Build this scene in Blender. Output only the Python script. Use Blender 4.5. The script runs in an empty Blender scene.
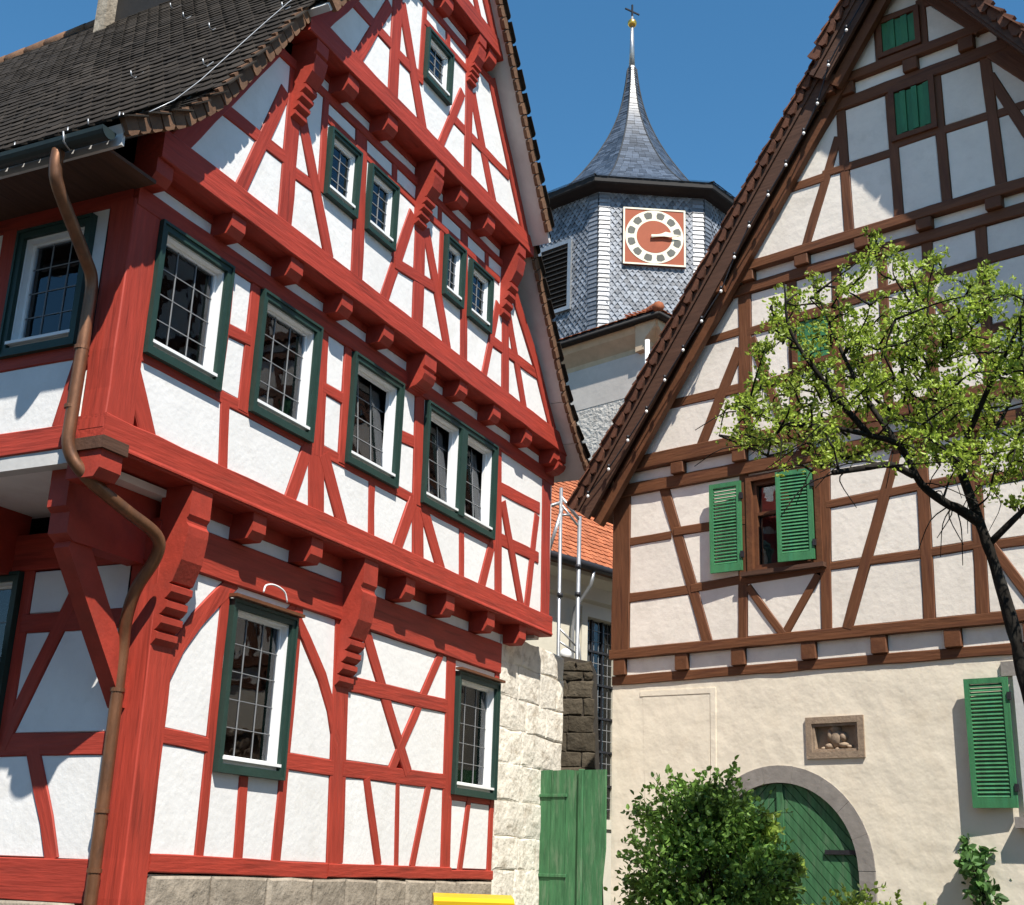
import bpy, bmesh, math, random
from mathutils import Vector, Matrix
from mathutils.geometry import delaunay_2d_cdt

random.seed(7)
scene = bpy.context.scene
col = scene.collection
R = math.radians

# ------------------------------------------------------------------ camera, sky, sun, exposure
def set_camera():
    f_px, pitch, roll = 1283.4, R(18.1746), R(2.0346)
    fw = Vector((0, math.cos(pitch), math.sin(pitch)))
    rt = Vector((1, 0, 0))
    up = rt.cross(fw)
    rt2 = rt * math.cos(roll) + up * math.sin(roll)
    up2 = up * math.cos(roll) - rt * math.sin(roll)
    cd = bpy.data.cameras.new('camera')
    cd.sensor_fit = 'HORIZONTAL'
    cd.sensor_width = 36
    cd.lens = f_px / 1024 * 36
    cd.clip_end = 3000
    co = bpy.data.objects.new('camera', cd)
    m = Matrix((rt2, up2, -fw)).transposed().to_4x4()
    m.translation = (0, 0, 1.6)
    co.matrix_world = m
    col.objects.link(co)
    scene.camera = co
set_camera()

SUN_AZ, SUN_EL = R(-70), R(55)
TO_SUN = Vector((math.cos(SUN_AZ) * math.cos(SUN_EL), math.sin(SUN_AZ) * math.cos(SUN_EL), math.sin(SUN_EL)))
world = bpy.data.worlds.new('World')
scene.world = world
world.use_nodes = True
wn = world.node_tree
sky = wn.nodes.new('ShaderNodeTexSky')
sky.sky_type = 'NISHITA'
sky.sun_disc = False
sky.sun_elevation = SUN_EL
sky.sun_rotation = math.atan2(TO_SUN.x, TO_SUN.y)
sky.altitude = 300
sky.air_density = 1.0
sky.dust_density = 0.0
sky.ozone_density = 1.0
hs = wn.nodes.new('ShaderNodeHueSaturation')
hs.inputs['Saturation'].default_value = 1.28
hs.inputs['Hue'].default_value = 0.491
wn.links.new(sky.outputs[0], hs.inputs['Color'])
wn.links.new(hs.outputs[0], wn.nodes['Background'].inputs[0])
wn.nodes['Background'].inputs[1].default_value = 0.088
sd = bpy.data.lights.new('sun', 'SUN')
sd.energy = 4.2
sd.angle = R(0.5)
sd.color = (1.0, 0.95, 0.87)
so = bpy.data.objects.new('sun', sd)
so.rotation_euler = TO_SUN.to_track_quat('Z', 'Y').to_euler()
so.location = (10, -20, 40)
col.objects.link(so)
vs = scene.view_settings
vs.view_transform = 'Standard'
vs.look = 'None'
vs.gamma = 1
vs.exposure = 0.95
vs.use_curve_mapping = False

# ------------------------------------------------------------------ materials
MATS = {}
def mat(name, base, rough=.8, var=.12, scale=6., bump=.2, bscale=40., stretch=None, spot=None, spot_amt=.3, spot_scale=3., spec=.3, rnd=.0, attr=False, metallic=0., bdist=.01, crack=0.):
    """procedural paint/plaster/wood: base colour with two noise octaves of variation, optional stains and bump"""
    if name in MATS: return MATS[name]
    m = bpy.data.materials.new(name); m.use_nodes = True
    nt = m.node_tree; N = nt.nodes; L = nt.links
    bs = N['Principled BSDF']
    bs.inputs['Roughness'].default_value = rough
    bs.inputs['Metallic'].default_value = metallic
    bs.inputs['Specular IOR Level'].default_value = spec
    tc = N.new('ShaderNodeTexCoord')
    mp = N.new('ShaderNodeMapping')
    L.new(tc.outputs['Object'], mp.inputs[0])
    if stretch: mp.inputs['Scale'].default_value = stretch
    n1 = N.new('ShaderNodeTexNoise'); n1.inputs['Scale'].default_value = scale; n1.inputs['Detail'].default_value = 5; n1.inputs['Roughness'].default_value = .65
    L.new(mp.outputs[0], n1.inputs[0])
    mr = N.new('ShaderNodeMapRange'); mr.inputs[1].default_value = .3; mr.inputs[2].default_value = .7
    mr.inputs[3].default_value = 1 - var; mr.inputs[4].default_value = 1 + var
    L.new(n1.outputs[0], mr.inputs[0])
    fac = mr.outputs[0]
    if rnd:
        oi = N.new('ShaderNodeObjectInfo')
        r2 = N.new('ShaderNodeMapRange'); r2.inputs[3].default_value = 1 - rnd; r2.inputs[4].default_value = 1 + rnd
        L.new(oi.outputs['Random'], r2.inputs[0])
        mu = N.new('ShaderNodeMath'); mu.operation = 'MULTIPLY'
        L.new(fac, mu.inputs[0]); L.new(r2.outputs[0], mu.inputs[1]); fac = mu.outputs[0]
    if attr:
        at = N.new('ShaderNodeAttribute'); at.attribute_name = 'rnd'
        r3 = N.new('ShaderNodeMapRange'); r3.inputs[3].default_value = 1 - attr; r3.inputs[4].default_value = 1 + attr
        L.new(at.outputs['Fac'], r3.inputs[0])
        mu = N.new('ShaderNodeMath'); mu.operation = 'MULTIPLY'
        L.new(fac, mu.inputs[0]); L.new(r3.outputs[0], mu.inputs[1]); fac = mu.outputs[0]
    vm = N.new('ShaderNodeVectorMath'); vm.operation = 'SCALE'
    vm.inputs[0].default_value = base
    L.new(fac, vm.inputs['Scale'])
    out = vm.outputs[0]
    if spot:
        n2 = N.new('ShaderNodeTexNoise'); n2.inputs['Scale'].default_value = spot_scale; n2.inputs['Detail'].default_value = 6; n2.inputs['Roughness'].default_value = .7
        L.new(mp.outputs[0], n2.inputs[0])
        m2 = N.new('ShaderNodeMapRange'); m2.inputs[1].default_value = .52; m2.inputs[2].default_value = .72; m2.inputs[4].default_value = spot_amt
        L.new(n2.outputs[0], m2.inputs[0])
        mx = N.new('ShaderNodeMix'); mx.data_type = 'RGBA'
        L.new(m2.outputs[0], mx.inputs[0]); L.new(out, mx.inputs[6]); mx.inputs[7].default_value = (*spot, 1)
        out = mx.outputs[2]
    if crack:      # weather checks: thin dark lines along the grain
        m3 = N.new('ShaderNodeMapping'); m3.inputs['Scale'].default_value = (.5, 9, 9); L.new(tc.outputs['Object'], m3.inputs[0])
        if crack: 
            oi3 = N.new('ShaderNodeObjectInfo'); L.new(oi3.outputs['Random'], m3.inputs['Location'])
        n4 = N.new('ShaderNodeTexNoise'); n4.inputs['Scale'].default_value = 2.2; n4.inputs['Detail'].default_value = 3; L.new(m3.outputs[0], n4.inputs[0])
        m4 = N.new('ShaderNodeMapRange'); m4.inputs[1].default_value = .60; m4.inputs[2].default_value = .66; m4.inputs[4].default_value = crack; L.new(n4.outputs[0], m4.inputs[0])
        mx4 = N.new('ShaderNodeMix'); mx4.data_type = 'RGBA'; L.new(m4.outputs[0], mx4.inputs[0]); L.new(out, mx4.inputs[6]); mx4.inputs[7].default_value = (*[c * .42 for c in base], 1); out = mx4.outputs[2]
    L.new(out, bs.inputs['Base Color'])
    if bump:
        n3 = N.new('ShaderNodeTexNoise'); n3.inputs['Scale'].default_value = bscale; n3.inputs['Detail'].default_value = 4
        L.new(mp.outputs[0], n3.inputs[0])
        bp = N.new('ShaderNodeBump'); bp.inputs['Strength'].default_value = bump; bp.inputs['Distance'].default_value = bdist
        L.new(n3.outputs[0], bp.inputs['Height']); L.new(bp.outputs[0], bs.inputs['Normal'])
    MATS[name] = m
    return m

WOODS = (.35, 3.5, 3.5)
red = mat('red_painted_oak', (.345, .041, .024), .62, .22, 5, .5, 9, WOODS, crack=.5, spot=(.22, .04, .026), spot_amt=.5, spot_scale=3, rnd=.07, bdist=.012)
red_m = mat('red_painted_trim', (.345, .041, .024), .62, .2, 4, .3, 30, spot=(.22, .04, .026), spot_amt=.5, rnd=.05)
brown = mat('brown_painted_oak', (.138, .053, .022), .62, .22, 5, .5, 9, WOODS, crack=.5, spot=(.08, .025, .015), spot_amt=.6, spot_scale=3, rnd=.09, bdist=.012)
brown_m = mat('brown_painted_trim', (.13, .05, .021), .62, .2, 5, .4, 25, spot=(.07, .022, .014), spot_amt=.6)
dark_wood = mat('dark_barge_wood', (.085, .042, .026), .7, .25, 5, .5, 9, WOODS)
white_pl = mat('white_lime_plaster', (.76, .75, .73), .9, .04, 4, .42, 17, spot=(.58, .55, .5), spot_amt=.36, spot_scale=2.6, spec=.1, rnd=.035)
cream_pl = mat('cream_infill_plaster', (.82, .75, .655), .9, .06, 3, .35, 12, spot=(.56, .50, .42), spot_amt=.42, spot_scale=2.5, spec=.1, rnd=.05, bdist=.015)
beige_pl = mat('rough_beige_render', (.80, .715, .575), .92, .06, 2.2, .55, 2.6, spot=(.60, .50, .37), spot_amt=.6, spot_scale=1.1, spec=.1, bdist=.045)
green_fr = mat('dark_green_frame_paint', (.016, .042, .033), .5, .15, 6, .2, 30, (1, 1, 1), spec=.4)
green_sh = mat('green_shutter_paint', (.045, .185, .075), .55, .25, 4, .3, 30, (3, 3, .6), spot=(.03, .22, .12), spot_amt=.5, spec=.4, rnd=.08)
green_gate = mat('weathered_green_gate_paint', (.05, .155, .065), .65, .3, 5, .5, 20, (4, 4, .5), spot=(.19, .25, .16), spot_amt=.65, spot_scale=4, rnd=.08)
white_pt = mat('white_gloss_paint', (.82, .82, .81), .45, .03, 5, .05, 40)
lead = mat('lead_came_grey', (.22, .225, .23), .5, .1, 8, .1, 40)
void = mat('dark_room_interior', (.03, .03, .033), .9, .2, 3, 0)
curtain_m = mat('white_lace_curtain', (.84, .84, .84), .9, .1, 20, .5, 60, spot=(.2, .2, .22), spot_amt=.6, spot_scale=9)
tile_dk = mat('weathered_dark_roof_tile', (.042, .034, .027), .9, .3, 8, .5, 30, spec=.12, spot=(.022, .02, .018), spot_amt=.75, spot_scale=2.5, rnd=.12, attr=.4)
tile_edge = mat('brown_clay_verge_tile', (.2, .105, .058), .85, .25, 8, .5, 30, spot=(.09, .06, .04), spot_amt=.6, spot_scale=6, rnd=.15, attr=.25)
tile_or = mat('orange_clay_tile', (.38, .12, .052), .85, .2, 6, .4, 30, spot=(.28, .1, .05), spot_amt=.6, spot_scale=4, attr=.3)
tile_rd = mat('red_brown_clay_tile', (.17, .07, .04), .85, .25, 8, .4, 30, spot=(.1, .05, .035), spot_amt=.7, spot_scale=6, attr=.35, rnd=.15)
slate = mat('blue_grey_slate', (.055, .068, .09), .36, .25, 10, .3, 30, spec=.65, attr=.5)
slate_w = mat('sunlit_sheen_wall_slate', (.155, .17, .195), .4, .25, 10, .3, 30, spec=.6, attr=.45)  # wall slate lightened: the sunlit sheen is put into its base colour
slate_d = mat('slate_underlay', (.03, .034, .04), .7, .2, 5, .2, 20)
soffit_w = mat('pale_grey_soffit_board', (.55, .54, .52), .8, .08, 4, .2, 20, spot=(.4, .39, .37), spot_amt=.4)
black_wood = mat('black_tarred_eave', (.018, .016, .015), .7, .2, 5, .2, 20)
copper = mat('oxidised_copper', (.22, .10, .05), .42, .3, 7, .2, 30, (1, 1, .4), spot=(.09, .055, .04), spot_amt=.8, spot_scale=5, spec=.5, metallic=.55)
gutter_m = mat('dark_green_zinc', (.018, .028, .026), .5, .2, 5, .1, 20, spec=.5)
steel = mat('galvanised_steel', (.36, .37, .38), .4, .12, 10, .1, 30, metallic=.6)
stone_w = mat('limewashed_stone', (.72, .67, .58), .92, .14, 5, .5, 14, spot=(.27, .21, .14), spot_amt=.9, spot_scale=4, rnd=.08, spec=.1, bdist=.04)
stone_p = mat('grey_brown_plinth_stone', (.30, .255, .20), .9, .2, 6, .8, 18, spot=(.42, .37, .3), spot_amt=.6, rnd=.15, spec=.1, bdist=.02)
stone_d = mat('shade_darkened_stone', (.075, .062, .045), .95, .3, 5, 1.0, 12, spot=(.05, .045, .035), spot_amt=.8, rnd=.25, spec=.1, bdist=.03)  # buttress stone darkened: the brown house's shadow is put into its colour
mortar = mat('lime_mortar', (.72, .67, .57), .95, .12, 8, .8, 25, spec=.1, spot=(.4, .36, .3), spot_amt=.5)
mortar_d = mat('dark_mortar', (.06, .05, .04), .95, .2, 8, .6, 25, spec=.1)
sandst = mat('brown_sandstone', (.30, .225, .16), .9, .2, 9, .6, 30, spot=(.18, .13, .1), spot_amt=.6, spot_scale=7, spec=.1)
arch_m = mat('grey_painted_stone', (.27, .245, .22), .9, .15, 4, .5, 14, spot=(.19, .17, .15), spot_amt=.5, spec=.1)
roughcast = mat('mottled_roughcast', (.52, .48, .43), .95, .2, 6, 1., 10, spot=(.22, .205, .19), spot_amt=.8, spot_scale=4.5, spec=.1, bdist=.06)
ochre = mat('ochre_render_and_eave_glow', (.52, .4, .28), .9, .12, 3, .3, 15, spec=.1)  # on the nave cornice it stands for warm light reflected under the eave
nave_pl = mat('grey_cream_render', (.48, .44, .40), .95, .08, 2, .5, 8, spec=.1)
annex_pl = mat('pale_yellow_render', (.58, .545, .45), .95, .06, 2, .4, 10, spec=.1)
clock_red = mat('clock_terracotta_paint', (.33, .085, .04), .7, .08, 3, .1, 20)
clock_wh = mat('clock_cream_paint', (.74, .70, .55), .7, .06, 3, .1, 20)
clock_gr = mat('clock_grey_paint', (.12, .12, .105), .7, .15, 6, .1, 20)
gold = mat('gilded_metal', (.75, .47, .10), .3, .1, 5, 0, 10, metallic=.9)
dark_metal = mat('dark_iron', (.04, .04, .045), .5, .2, 8, .1, 30, metallic=.5)
bark = mat('dark_branch_bark', (.02, .017, .014), .95, .35, 9, .9, 22, (1, 1, .5), spot=(.06, .058, .05), spot_amt=.5, spot_scale=7, spec=.1, bdist=.02)
yellow_p = mat('yellow_plastic_lid', (.70, .42, .012), .4, .05, 4, .05, 30, spec=.5)
black_p = mat('black_plastic_bin', (.03, .03, .033), .5, .1, 6, .1, 30, spec=.4)
bulb_m = mat('white_frosted_bulb', (.85, .85, .82), .25, .02, 5, 0, 10, spec=.5)
cobble = mat('grey_cobble_ground', (.06, .057, .053), .9, .2, 3, 1., 7, spot=(.05, .048, .045), spot_amt=.5, spot_scale=5, spec=.15, bdist=.03)

def glass_mat():
    m = bpy.data.materials.new('old_window_glass'); m.use_nodes = True
    nt = m.node_tree; N = nt.nodes; L = nt.links
    N.remove(N['Principled BSDF'])
    gl = N.new('ShaderNodeBsdfGlossy'); gl.inputs['Roughness'].default_value = .02; gl.inputs['Color'].default_value = (.92, .95, 1, 1)
    tr = N.new('ShaderNodeBsdfTransparent'); tr.inputs['Color'].default_value = (.9, .93, .93, 1)
    lw = N.new('ShaderNodeFresnel'); lw.inputs['IOR'].default_value = 1.65
    tc = N.new('ShaderNodeTexCoord'); n3 = N.new('ShaderNodeTexNoise'); n3.inputs['Scale'].default_value = 3
    L.new(tc.outputs['Object'], n3.inputs[0])
    bp = N.new('ShaderNodeBump'); bp.inputs['Strength'].default_value = .25; bp.inputs['Distance'].default_value = .01
    L.new(n3.outputs[0], bp.inputs['Height']); L.new(bp.outputs[0], gl.inputs['Normal'])
    mx = N.new('ShaderNodeMixShader')
    L.new(lw.outputs[0], mx.inputs[0]); L.new(tr.outputs[0], mx.inputs[1]); L.new(gl.outputs[0], mx.inputs[2])
    L.new(mx.outputs[0], N['Material Output'].inputs[0])
    return m
glass = glass_mat()

def leaf_mat(name, base, var, trans=.35, rough=.45):
    m = bpy.data.materials.new(name); m.use_nodes = True
    nt = m.node_tree; N = nt.nodes; L = nt.links
    bs = N['Principled BSDF']; bs.inputs['Roughness'].default_value = rough; bs.inputs['Specular IOR Level'].default_value = .4
    at = N.new('ShaderNodeAttribute'); at.attribute_name = 'rnd'
    cr = N.new('ShaderNodeValToRGB')
    cr.color_ramp.elements[0].color = (*[c * (1 - var) for c in base], 1)
    cr.color_ramp.elements[1].color = (*[min(1, c * (1 + var)) for c in base], 1)
    L.new(at.outputs['Fac'], cr.inputs[0])
    L.new(cr.outputs[0], bs.inputs['Base Color'])
    tl = N.new('ShaderNodeBsdfTranslucent'); L.new(cr.outputs[0], tl.inputs['Color'])
    mx = N.new('ShaderNodeMixShader'); mx.inputs[0].default_value = trans
    L.new(bs.outputs[0], mx.inputs[1]); L.new(tl.outputs[0], mx.inputs[2])
    L.new(mx.outputs[0], N['Material Output'].inputs[0])
    return m
leaf_spring = leaf_mat('fresh_spring_leaf', (.30, .39, .05), .6, .42)
leaf_dark = leaf_mat('dark_evergreen_leaf', (.17, .30, .055), .65, .42, .5)
leaf_light = leaf_mat('yellow_green_leaf', (.26, .36, .06), .55, .4)
leaf_rose = leaf_mat('mid_green_rose_leaf', (.08, .17, .045), .5)

# ------------------------------------------------------------------ object helpers
def tag(o, label=None, cat=None, group=None, kind=None):
    for k, v in (('label', label), ('category', cat), ('group', group), ('kind', kind)):
        if v: o[k] = v
    return o

def empty(name, loc=(0, 0, 0), rz=0.):
    o = bpy.data.objects.new(name, None)
    o.location = loc; o.rotation_euler = (0, 0, rz); o.empty_display_size = .3
    col.objects.link(o)
    return o

def link(name, me, m=None, parent=None, matrix=None):
    if m and not me.materials: me.materials.append(m)
    o = bpy.data.objects.new(name, me)
    if parent: o.parent = parent
    if matrix is not None: o.matrix_local = matrix
    col.objects.link(o)
    return o

def from_bm(name, bm, m, parent=None, matrix=None, smooth=False, recalc=True):
    if recalc: bmesh.ops.recalc_face_normals(bm, faces=bm.faces)
    me = bpy.data.meshes.new(name); bm.to_mesh(me); bm.free()
    if smooth:
        for p in me.polygons: p.use_smooth = True
    return link(name, me, m, parent, matrix)

class Frame:
    """a facade: point(a, o, z) = a along the wall, o out of the wall, z up (in the house's own axes)"""
    def __init__(s, A, N, base=(0, 0, 0)):
        s.A = Vector(A); s.N = Vector(N); s.b = Vector(base)
    def P(s, a, o, z):
        return s.b + s.A * a + s.N * o + Vector((0, 0, z))

class TiltFrame(Frame):
    """a pane leaned back at its head so that it mirrors the sky"""
    def __init__(s, fr, z0, ang):
        s.A, s.N, s.b, s.z0, s.t = fr.A, fr.N, fr.b, z0, math.tan(ang)
    def P(s, a, o, z): return s.b + s.A * a + s.N * (o - max(0, z - s.z0) * s.t) + Vector((0, 0, z))

def add_box(bm, fr, a0, a1, o0, o1, z0, z1):
    v = [bm.verts.new(fr.P(a, o, z)) for a in (a0, a1) for o in (o0, o1) for z in (z0, z1)]
    for q in ((0, 1, 3, 2), (4, 6, 7, 5), (0, 4, 5, 1), (2, 3, 7, 6), (0, 2, 6, 4), (1, 5, 7, 3)):
        bm.faces.new([v[i] for i in q])

def box(name, fr, a0, a1, o0, o1, z0, z1, m, parent, bevel=0.):
    bm = bmesh.new(); add_box(bm, fr, a0, a1, o0, o1, z0, z1)
    if bevel: bmesh.ops.bevel(bm, geom=bm.edges[:], offset=bevel, segments=1, affect='EDGES')
    return from_bm(name, bm, m, parent)

def add_ring(bm, fr, a0, a1, z0, z1, w, o0, o1, wb=None):
    wb = w if wb is None else wb
    add_box(bm, fr, a0, a0 + w, o0, o1, z0, z1)
    add_box(bm, fr, a1 - w, a1, o0, o1, z0, z1)
    add_box(bm, fr, a0 + w, a1 - w, o0, o1, z1 - w, z1)
    add_box(bm, fr, a0 + w, a1 - w, o0, o1, z0, z0 + wb)

def ring(name, fr, a0, a1, z0, z1, w, o0, o1, m, parent, wb=None):
    bm = bmesh.new(); add_ring(bm, fr, a0, a1, z0, z1, w, o0, o1, wb)
    return from_bm(name, bm, m, parent)

def add_prism(bm, fr, prof, a0, a1):
    """profile of (o, z) points swept along the facade from a0 to a1"""
    p0 = [bm.verts.new(fr.P(a0, o, z)) for o, z in prof]
    p1 = [bm.verts.new(fr.P(a1, o, z)) for o, z in prof]
    n = len(prof)
    bm.faces.new(p0); bm.faces.new(p1[::-1])
    for i in range(n): bm.faces.new((p0[i], p0[(i + 1) % n], p1[(i + 1) % n], p1[i]))

def prism(name, fr, prof, a0, a1, m, parent):
    bm = bmesh.new(); add_prism(bm, fr, prof, a0, a1)
    return from_bm(name, bm, m, parent)

def plate_poly(name, fr, pts, o0, o1, m, parent):
    """flat polygon of (a, z) points given thickness from o0 to o1"""
    bm = bmesh.new()
    f = [bm.verts.new(fr.P(a, o1, z)) for a, z in pts]; b = [bm.verts.new(fr.P(a, o0, z)) for a, z in pts]
    n = len(pts); bm.faces.new(f); bm.faces.new(b[::-1])
    for i in range(n): bm.faces.new((f[i], b[i], b[(i + 1) % n], f[(i + 1) % n]))
    return from_bm(name, bm, m, parent)

def offset_poly(pts, w):
    """outline of a bar of width w following the polyline pts"""
    L_, R_ = [], []
    for i, p in enumerate(pts):
        p = Vector(p); d = Vector((0, 0))
        if i > 0: d += (p - Vector(pts[i - 1])).normalized()
        if i < len(pts) - 1: d += (Vector(pts[i + 1]) - p).normalized()
        d.normalize(); n = Vector((-d.y, d.x)) * w / 2
        L_.append(p + n); R_.append(p - n)
    return R_ + L_[::-1]

def beam(name, fr, pts, w, o, m, parent, depth=.13, rough=.006):
    """a hewn timber in the facade along the polyline pts (a, z): own axes run along the timber"""
    p0, p1 = Vector(pts[0]), Vector(pts[-1])
    d = (p1 - p0); ln = d.length; d.normalize()
    X = fr.A * d.x + Vector((0, 0, d.y)); Y = -fr.N; Zv = X.cross(Y)
    mtx = Matrix((X, Y, Zv)).transposed().to_4x4(); mtx.translation = fr.P(p0.x, o, p0.y)
    sg = 1 if abs((fr.A * -d.y + Vector((0, 0, d.x))).dot(Zv) - 1) < .01 else -1
    nrm = Vector((-d.y, d.x))
    path = [Vector(((Vector(p) - p0).dot(d), sg * (Vector(p) - p0).dot(nrm))) for p in pts]
    # resample
    st = []
    for i in range(len(path) - 1):
        k = max(1, int((path[i + 1] - path[i]).length / .3))
        for j in range(k): st.append(path[i].lerp(path[i + 1], j / k))
    st.append(path[-1])
    bm = bmesh.new(); rings = []; b = .009
    for i, c in enumerate(st):
        j0 = random.uniform(-rough, rough); j1 = random.uniform(-rough, rough); jf = random.uniform(-.003, .003)
        h0, h1 = c.y - w / 2 + j0, c.y + w / 2 + j1
        rings.append([bm.verts.new(v) for v in ((c.x, depth, h0), (c.x, b, h0), (c.x, jf, h0 + b), (c.x, jf, h1 - b), (c.x, b, h1), (c.x, depth, h1))])
    for a, c in zip(rings, rings[1:]):
        for i in range(6): bm.faces.new((a[i], a[(i + 1) % 6], c[(i + 1) % 6], c[i]))
    bm.faces.new(rings[0]); bm.faces.new(rings[-1][::-1])
    return from_bm(name, bm, m, parent, mtx)

def infill(fr, region, holes, o, m, parent, name='plaster_panel', pillow=.01, min_area=.006):
    """split the wall region by the timber outlines: every field left between timbers becomes one plaster panel"""
    V, F = [], []
    for poly in [region] + holes:
        if sum(poly[i][0] * poly[(i + 1) % len(poly)][1] - poly[i][1] * poly[(i + 1) % len(poly)][0] for i in range(len(poly))) < 0: poly = list(poly)[::-1]
        F.append(list(range(len(V), len(V) + len(poly)))); V += [Vector((float(p[0]), float(p[1]))) for p in poly]
    vs_, es_, fs_, ov, oe, of = delaunay_2d_cdt(V, [], F, 0, 1e-5)
    def inside(c, poly):
        r_ = False
        for i in range(len(poly)):
            (x0, y0), (x1, y1) = poly[i], poly[i - 1]
            if (y0 > c.y) != (y1 > c.y) and c.x < (x1 - x0) * (c.y - y0) / (y1 - y0) + x0: r_ = not r_
        return r_
    tris = []
    for f in fs_:
        c = (vs_[f[0]] + vs_[f[1]] + vs_[f[2]]) / 3
        if inside(c, region) and not any(inside(c, h_) for h_ in holes): tris.append(list(f))
    em = {}
    for i, t in enumerate(tris):
        for a, b in zip(t, t[1:] + t[:1]): em.setdefault((min(a, b), max(a, b)), []).append(i)
    seen = set(); out = []
    for i in range(len(tris)):
        if i in seen: continue
        comp, stack = [], [i]; seen.add(i)
        while stack:
            k = stack.pop(); comp.append(k); t = tris[k]
            for a, b in zip(t, t[1:] + t[:1]):
                for q in em[(min(a, b), max(a, b))]:
                    if q not in seen: seen.add(q); stack.append(q)
        area = sum(abs((vs_[tris[k][1]] - vs_[tris[k][0]]).cross(vs_[tris[k][2]] - vs_[tris[k][0]])) / 2 for k in comp)
        if area < min_area: continue
        nxt = {}; cnt = 0
        for k in comp:
            t = tris[k]
            if (vs_[t[1]] - vs_[t[0]]).cross(vs_[t[2]] - vs_[t[0]]) < 0: t = t[::-1]
            for a, b in zip(t, t[1:] + t[:1]):
                if sum(q in comp for q in em[(min(a, b), max(a, b))]) == 1: nxt.setdefault(a, []).append(b); cnt += 1
        loop = []
        if all(len(v) == 1 for v in nxt.values()):
            s0 = next(iter(nxt)); c = s0
            while True:
                loop.append(c); c = nxt[c][0]
                if c == s0 or len(loop) > cnt: break
        bm = bmesh.new()
        L3 = [vs_[k] for k in loop]
        convex = len(loop) == cnt and cnt >= 3 and all((L3[i] - L3[i - 1]).normalized().cross((L3[(i + 1) % len(L3)] - L3[i]).normalized()) > -.12 for i in range(len(L3)))
        if convex:
            f = bm.faces.new([bm.verts.new(fr.P(vs_[k].x, o - pillow, vs_[k].y)) for k in loop])
            f.normal_update()
            if f.normal.dot(fr.N) < 0: f.normal_flip()
            if pillow:
                bmesh.ops.inset_individual(bm, faces=[f], thickness=.012, depth=pillow, use_even_offset=False)
        else:
            mp_ = {}
            for k in comp:
                bm.faces.new([mp_.setdefault(q, None) or mp_.__setitem__(q, bm.verts.new(fr.P(vs_[q].x, o, vs_[q].y))) or mp_[q] for q in tris[k]])
            for f in bm.faces:
                f.normal_update()
                if f.normal.dot(fr.N) < 0: f.normal_flip()
        out.append(from_bm(name, bm, m, parent, recalc=False))
    return out

def clip_convex(poly, clip):
    """Sutherland-Hodgman: poly cut by the convex counter-clockwise polygon clip"""
    out = [Vector(p) for p in poly]
    for i in range(len(clip)):
        a, b = Vector(clip[i]), Vector(clip[(i + 1) % len(clip)])
        inp, out = out, []
        for j in range(len(inp)):
            p, q = inp[j], inp[(j + 1) % len(inp)]
            sp, sq = (b - a).cross(p - a), (b - a).cross(q - a)
            if sp >= 0: out.append(p)
            if sp * sq < 0: out.append(p.lerp(q, sp / (sp - sq)))
        if len(out) < 3: return []
    return out

def add_tube(bm, path, rad, n=8, cap=True):
    """tube through points; rad is a number or a list"""
    path = [Vector(p) for p in path]; rs = rad if isinstance(rad, (list, tuple)) else [rad] * len(path)
    rings = []; prev = None
    for i, p in enumerate(path):
        d = Vector()
        if i > 0: d += (p - path[i - 1]).normalized()
        if i < len(path) - 1: d += (path[i + 1] - p).normalized()
        d.normalize()
        if prev is None: s = d.cross(Vector((0, 0, 1)) if abs(d.z) < .9 else Vector((1, 0, 0))).normalized()
        else: s = (prev - d * prev.dot(d)).normalized()
        prev = s; t = d.cross(s)
        rings.append([bm.verts.new(p + (s * math.cos(k * math.tau / n) + t * math.sin(k * math.tau / n)) * rs[i]) for k in range(n)])
    for a, b in zip(rings, rings[1:]):
        for k in range(n): bm.faces.new((a[k], a[(k + 1) % n], b[(k + 1) % n], b[k]))
    if cap: bm.faces.new(rings[0][::-1]); bm.faces.new(rings[-1])

def tube(name, path, rad, m, parent, n=10, smooth=True):
    bm = bmesh.new(); add_tube(bm, path, rad, n)
    return from_bm(name, bm, m, parent, smooth=smooth)

def smooth_path(pts, k=6):
    """Catmull-Rom through the points"""
    P = [Vector(p) for p in pts]; P = [P[0] * 2 - P[1]] + P + [P[-1] * 2 - P[-2]]; out = []
    for i in range(1, len(P) - 2):
        for j in range(k):
            t = j / k; a, b, c, d = P[i - 1:i + 3]
            out.append(.5 * ((2 * b) + (c - a) * t + (2 * a - 5 * b + 4 * c - d) * t * t + (3 * b - a - 3 * c + d) * t ** 3))
    out.append(P[-2]); return out

def rect(a0, a1, z0, z1): return [(a0, z0), (a1, z0), (a1, z1), (a0, z1)]
# ------------------------------------------------------------------ ground
def ground_z(x, y):
    t = min(1, max(0, (y - 3) / 5)); return .4 * t * t * (3 - 2 * t)
def build_ground():
    xs = [-600, -150, -60, -30] + [i * 2. - 20 for i in range(21)] + [30, 60, 150, 600]
    ys = [-600, -150, -60, -20, -5] + [i * .75 for i in range(14)] + [14, 20, 40, 100, 300, 900]
    bm = bmesh.new(); g = [[bm.verts.new((x, y, ground_z(x, y))) for x in xs] for y in ys]
    for j in range(len(ys) - 1):
        for i in range(len(xs) - 1): bm.faces.new((g[j][i], g[j][i + 1], g[j + 1][i + 1], g[j + 1][i]))
    tag(from_bm('ground', bm, cobble), 'grey cobbled ground of the yard between the houses', None, None, 'structure')
build_ground()
GZ = .4

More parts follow.
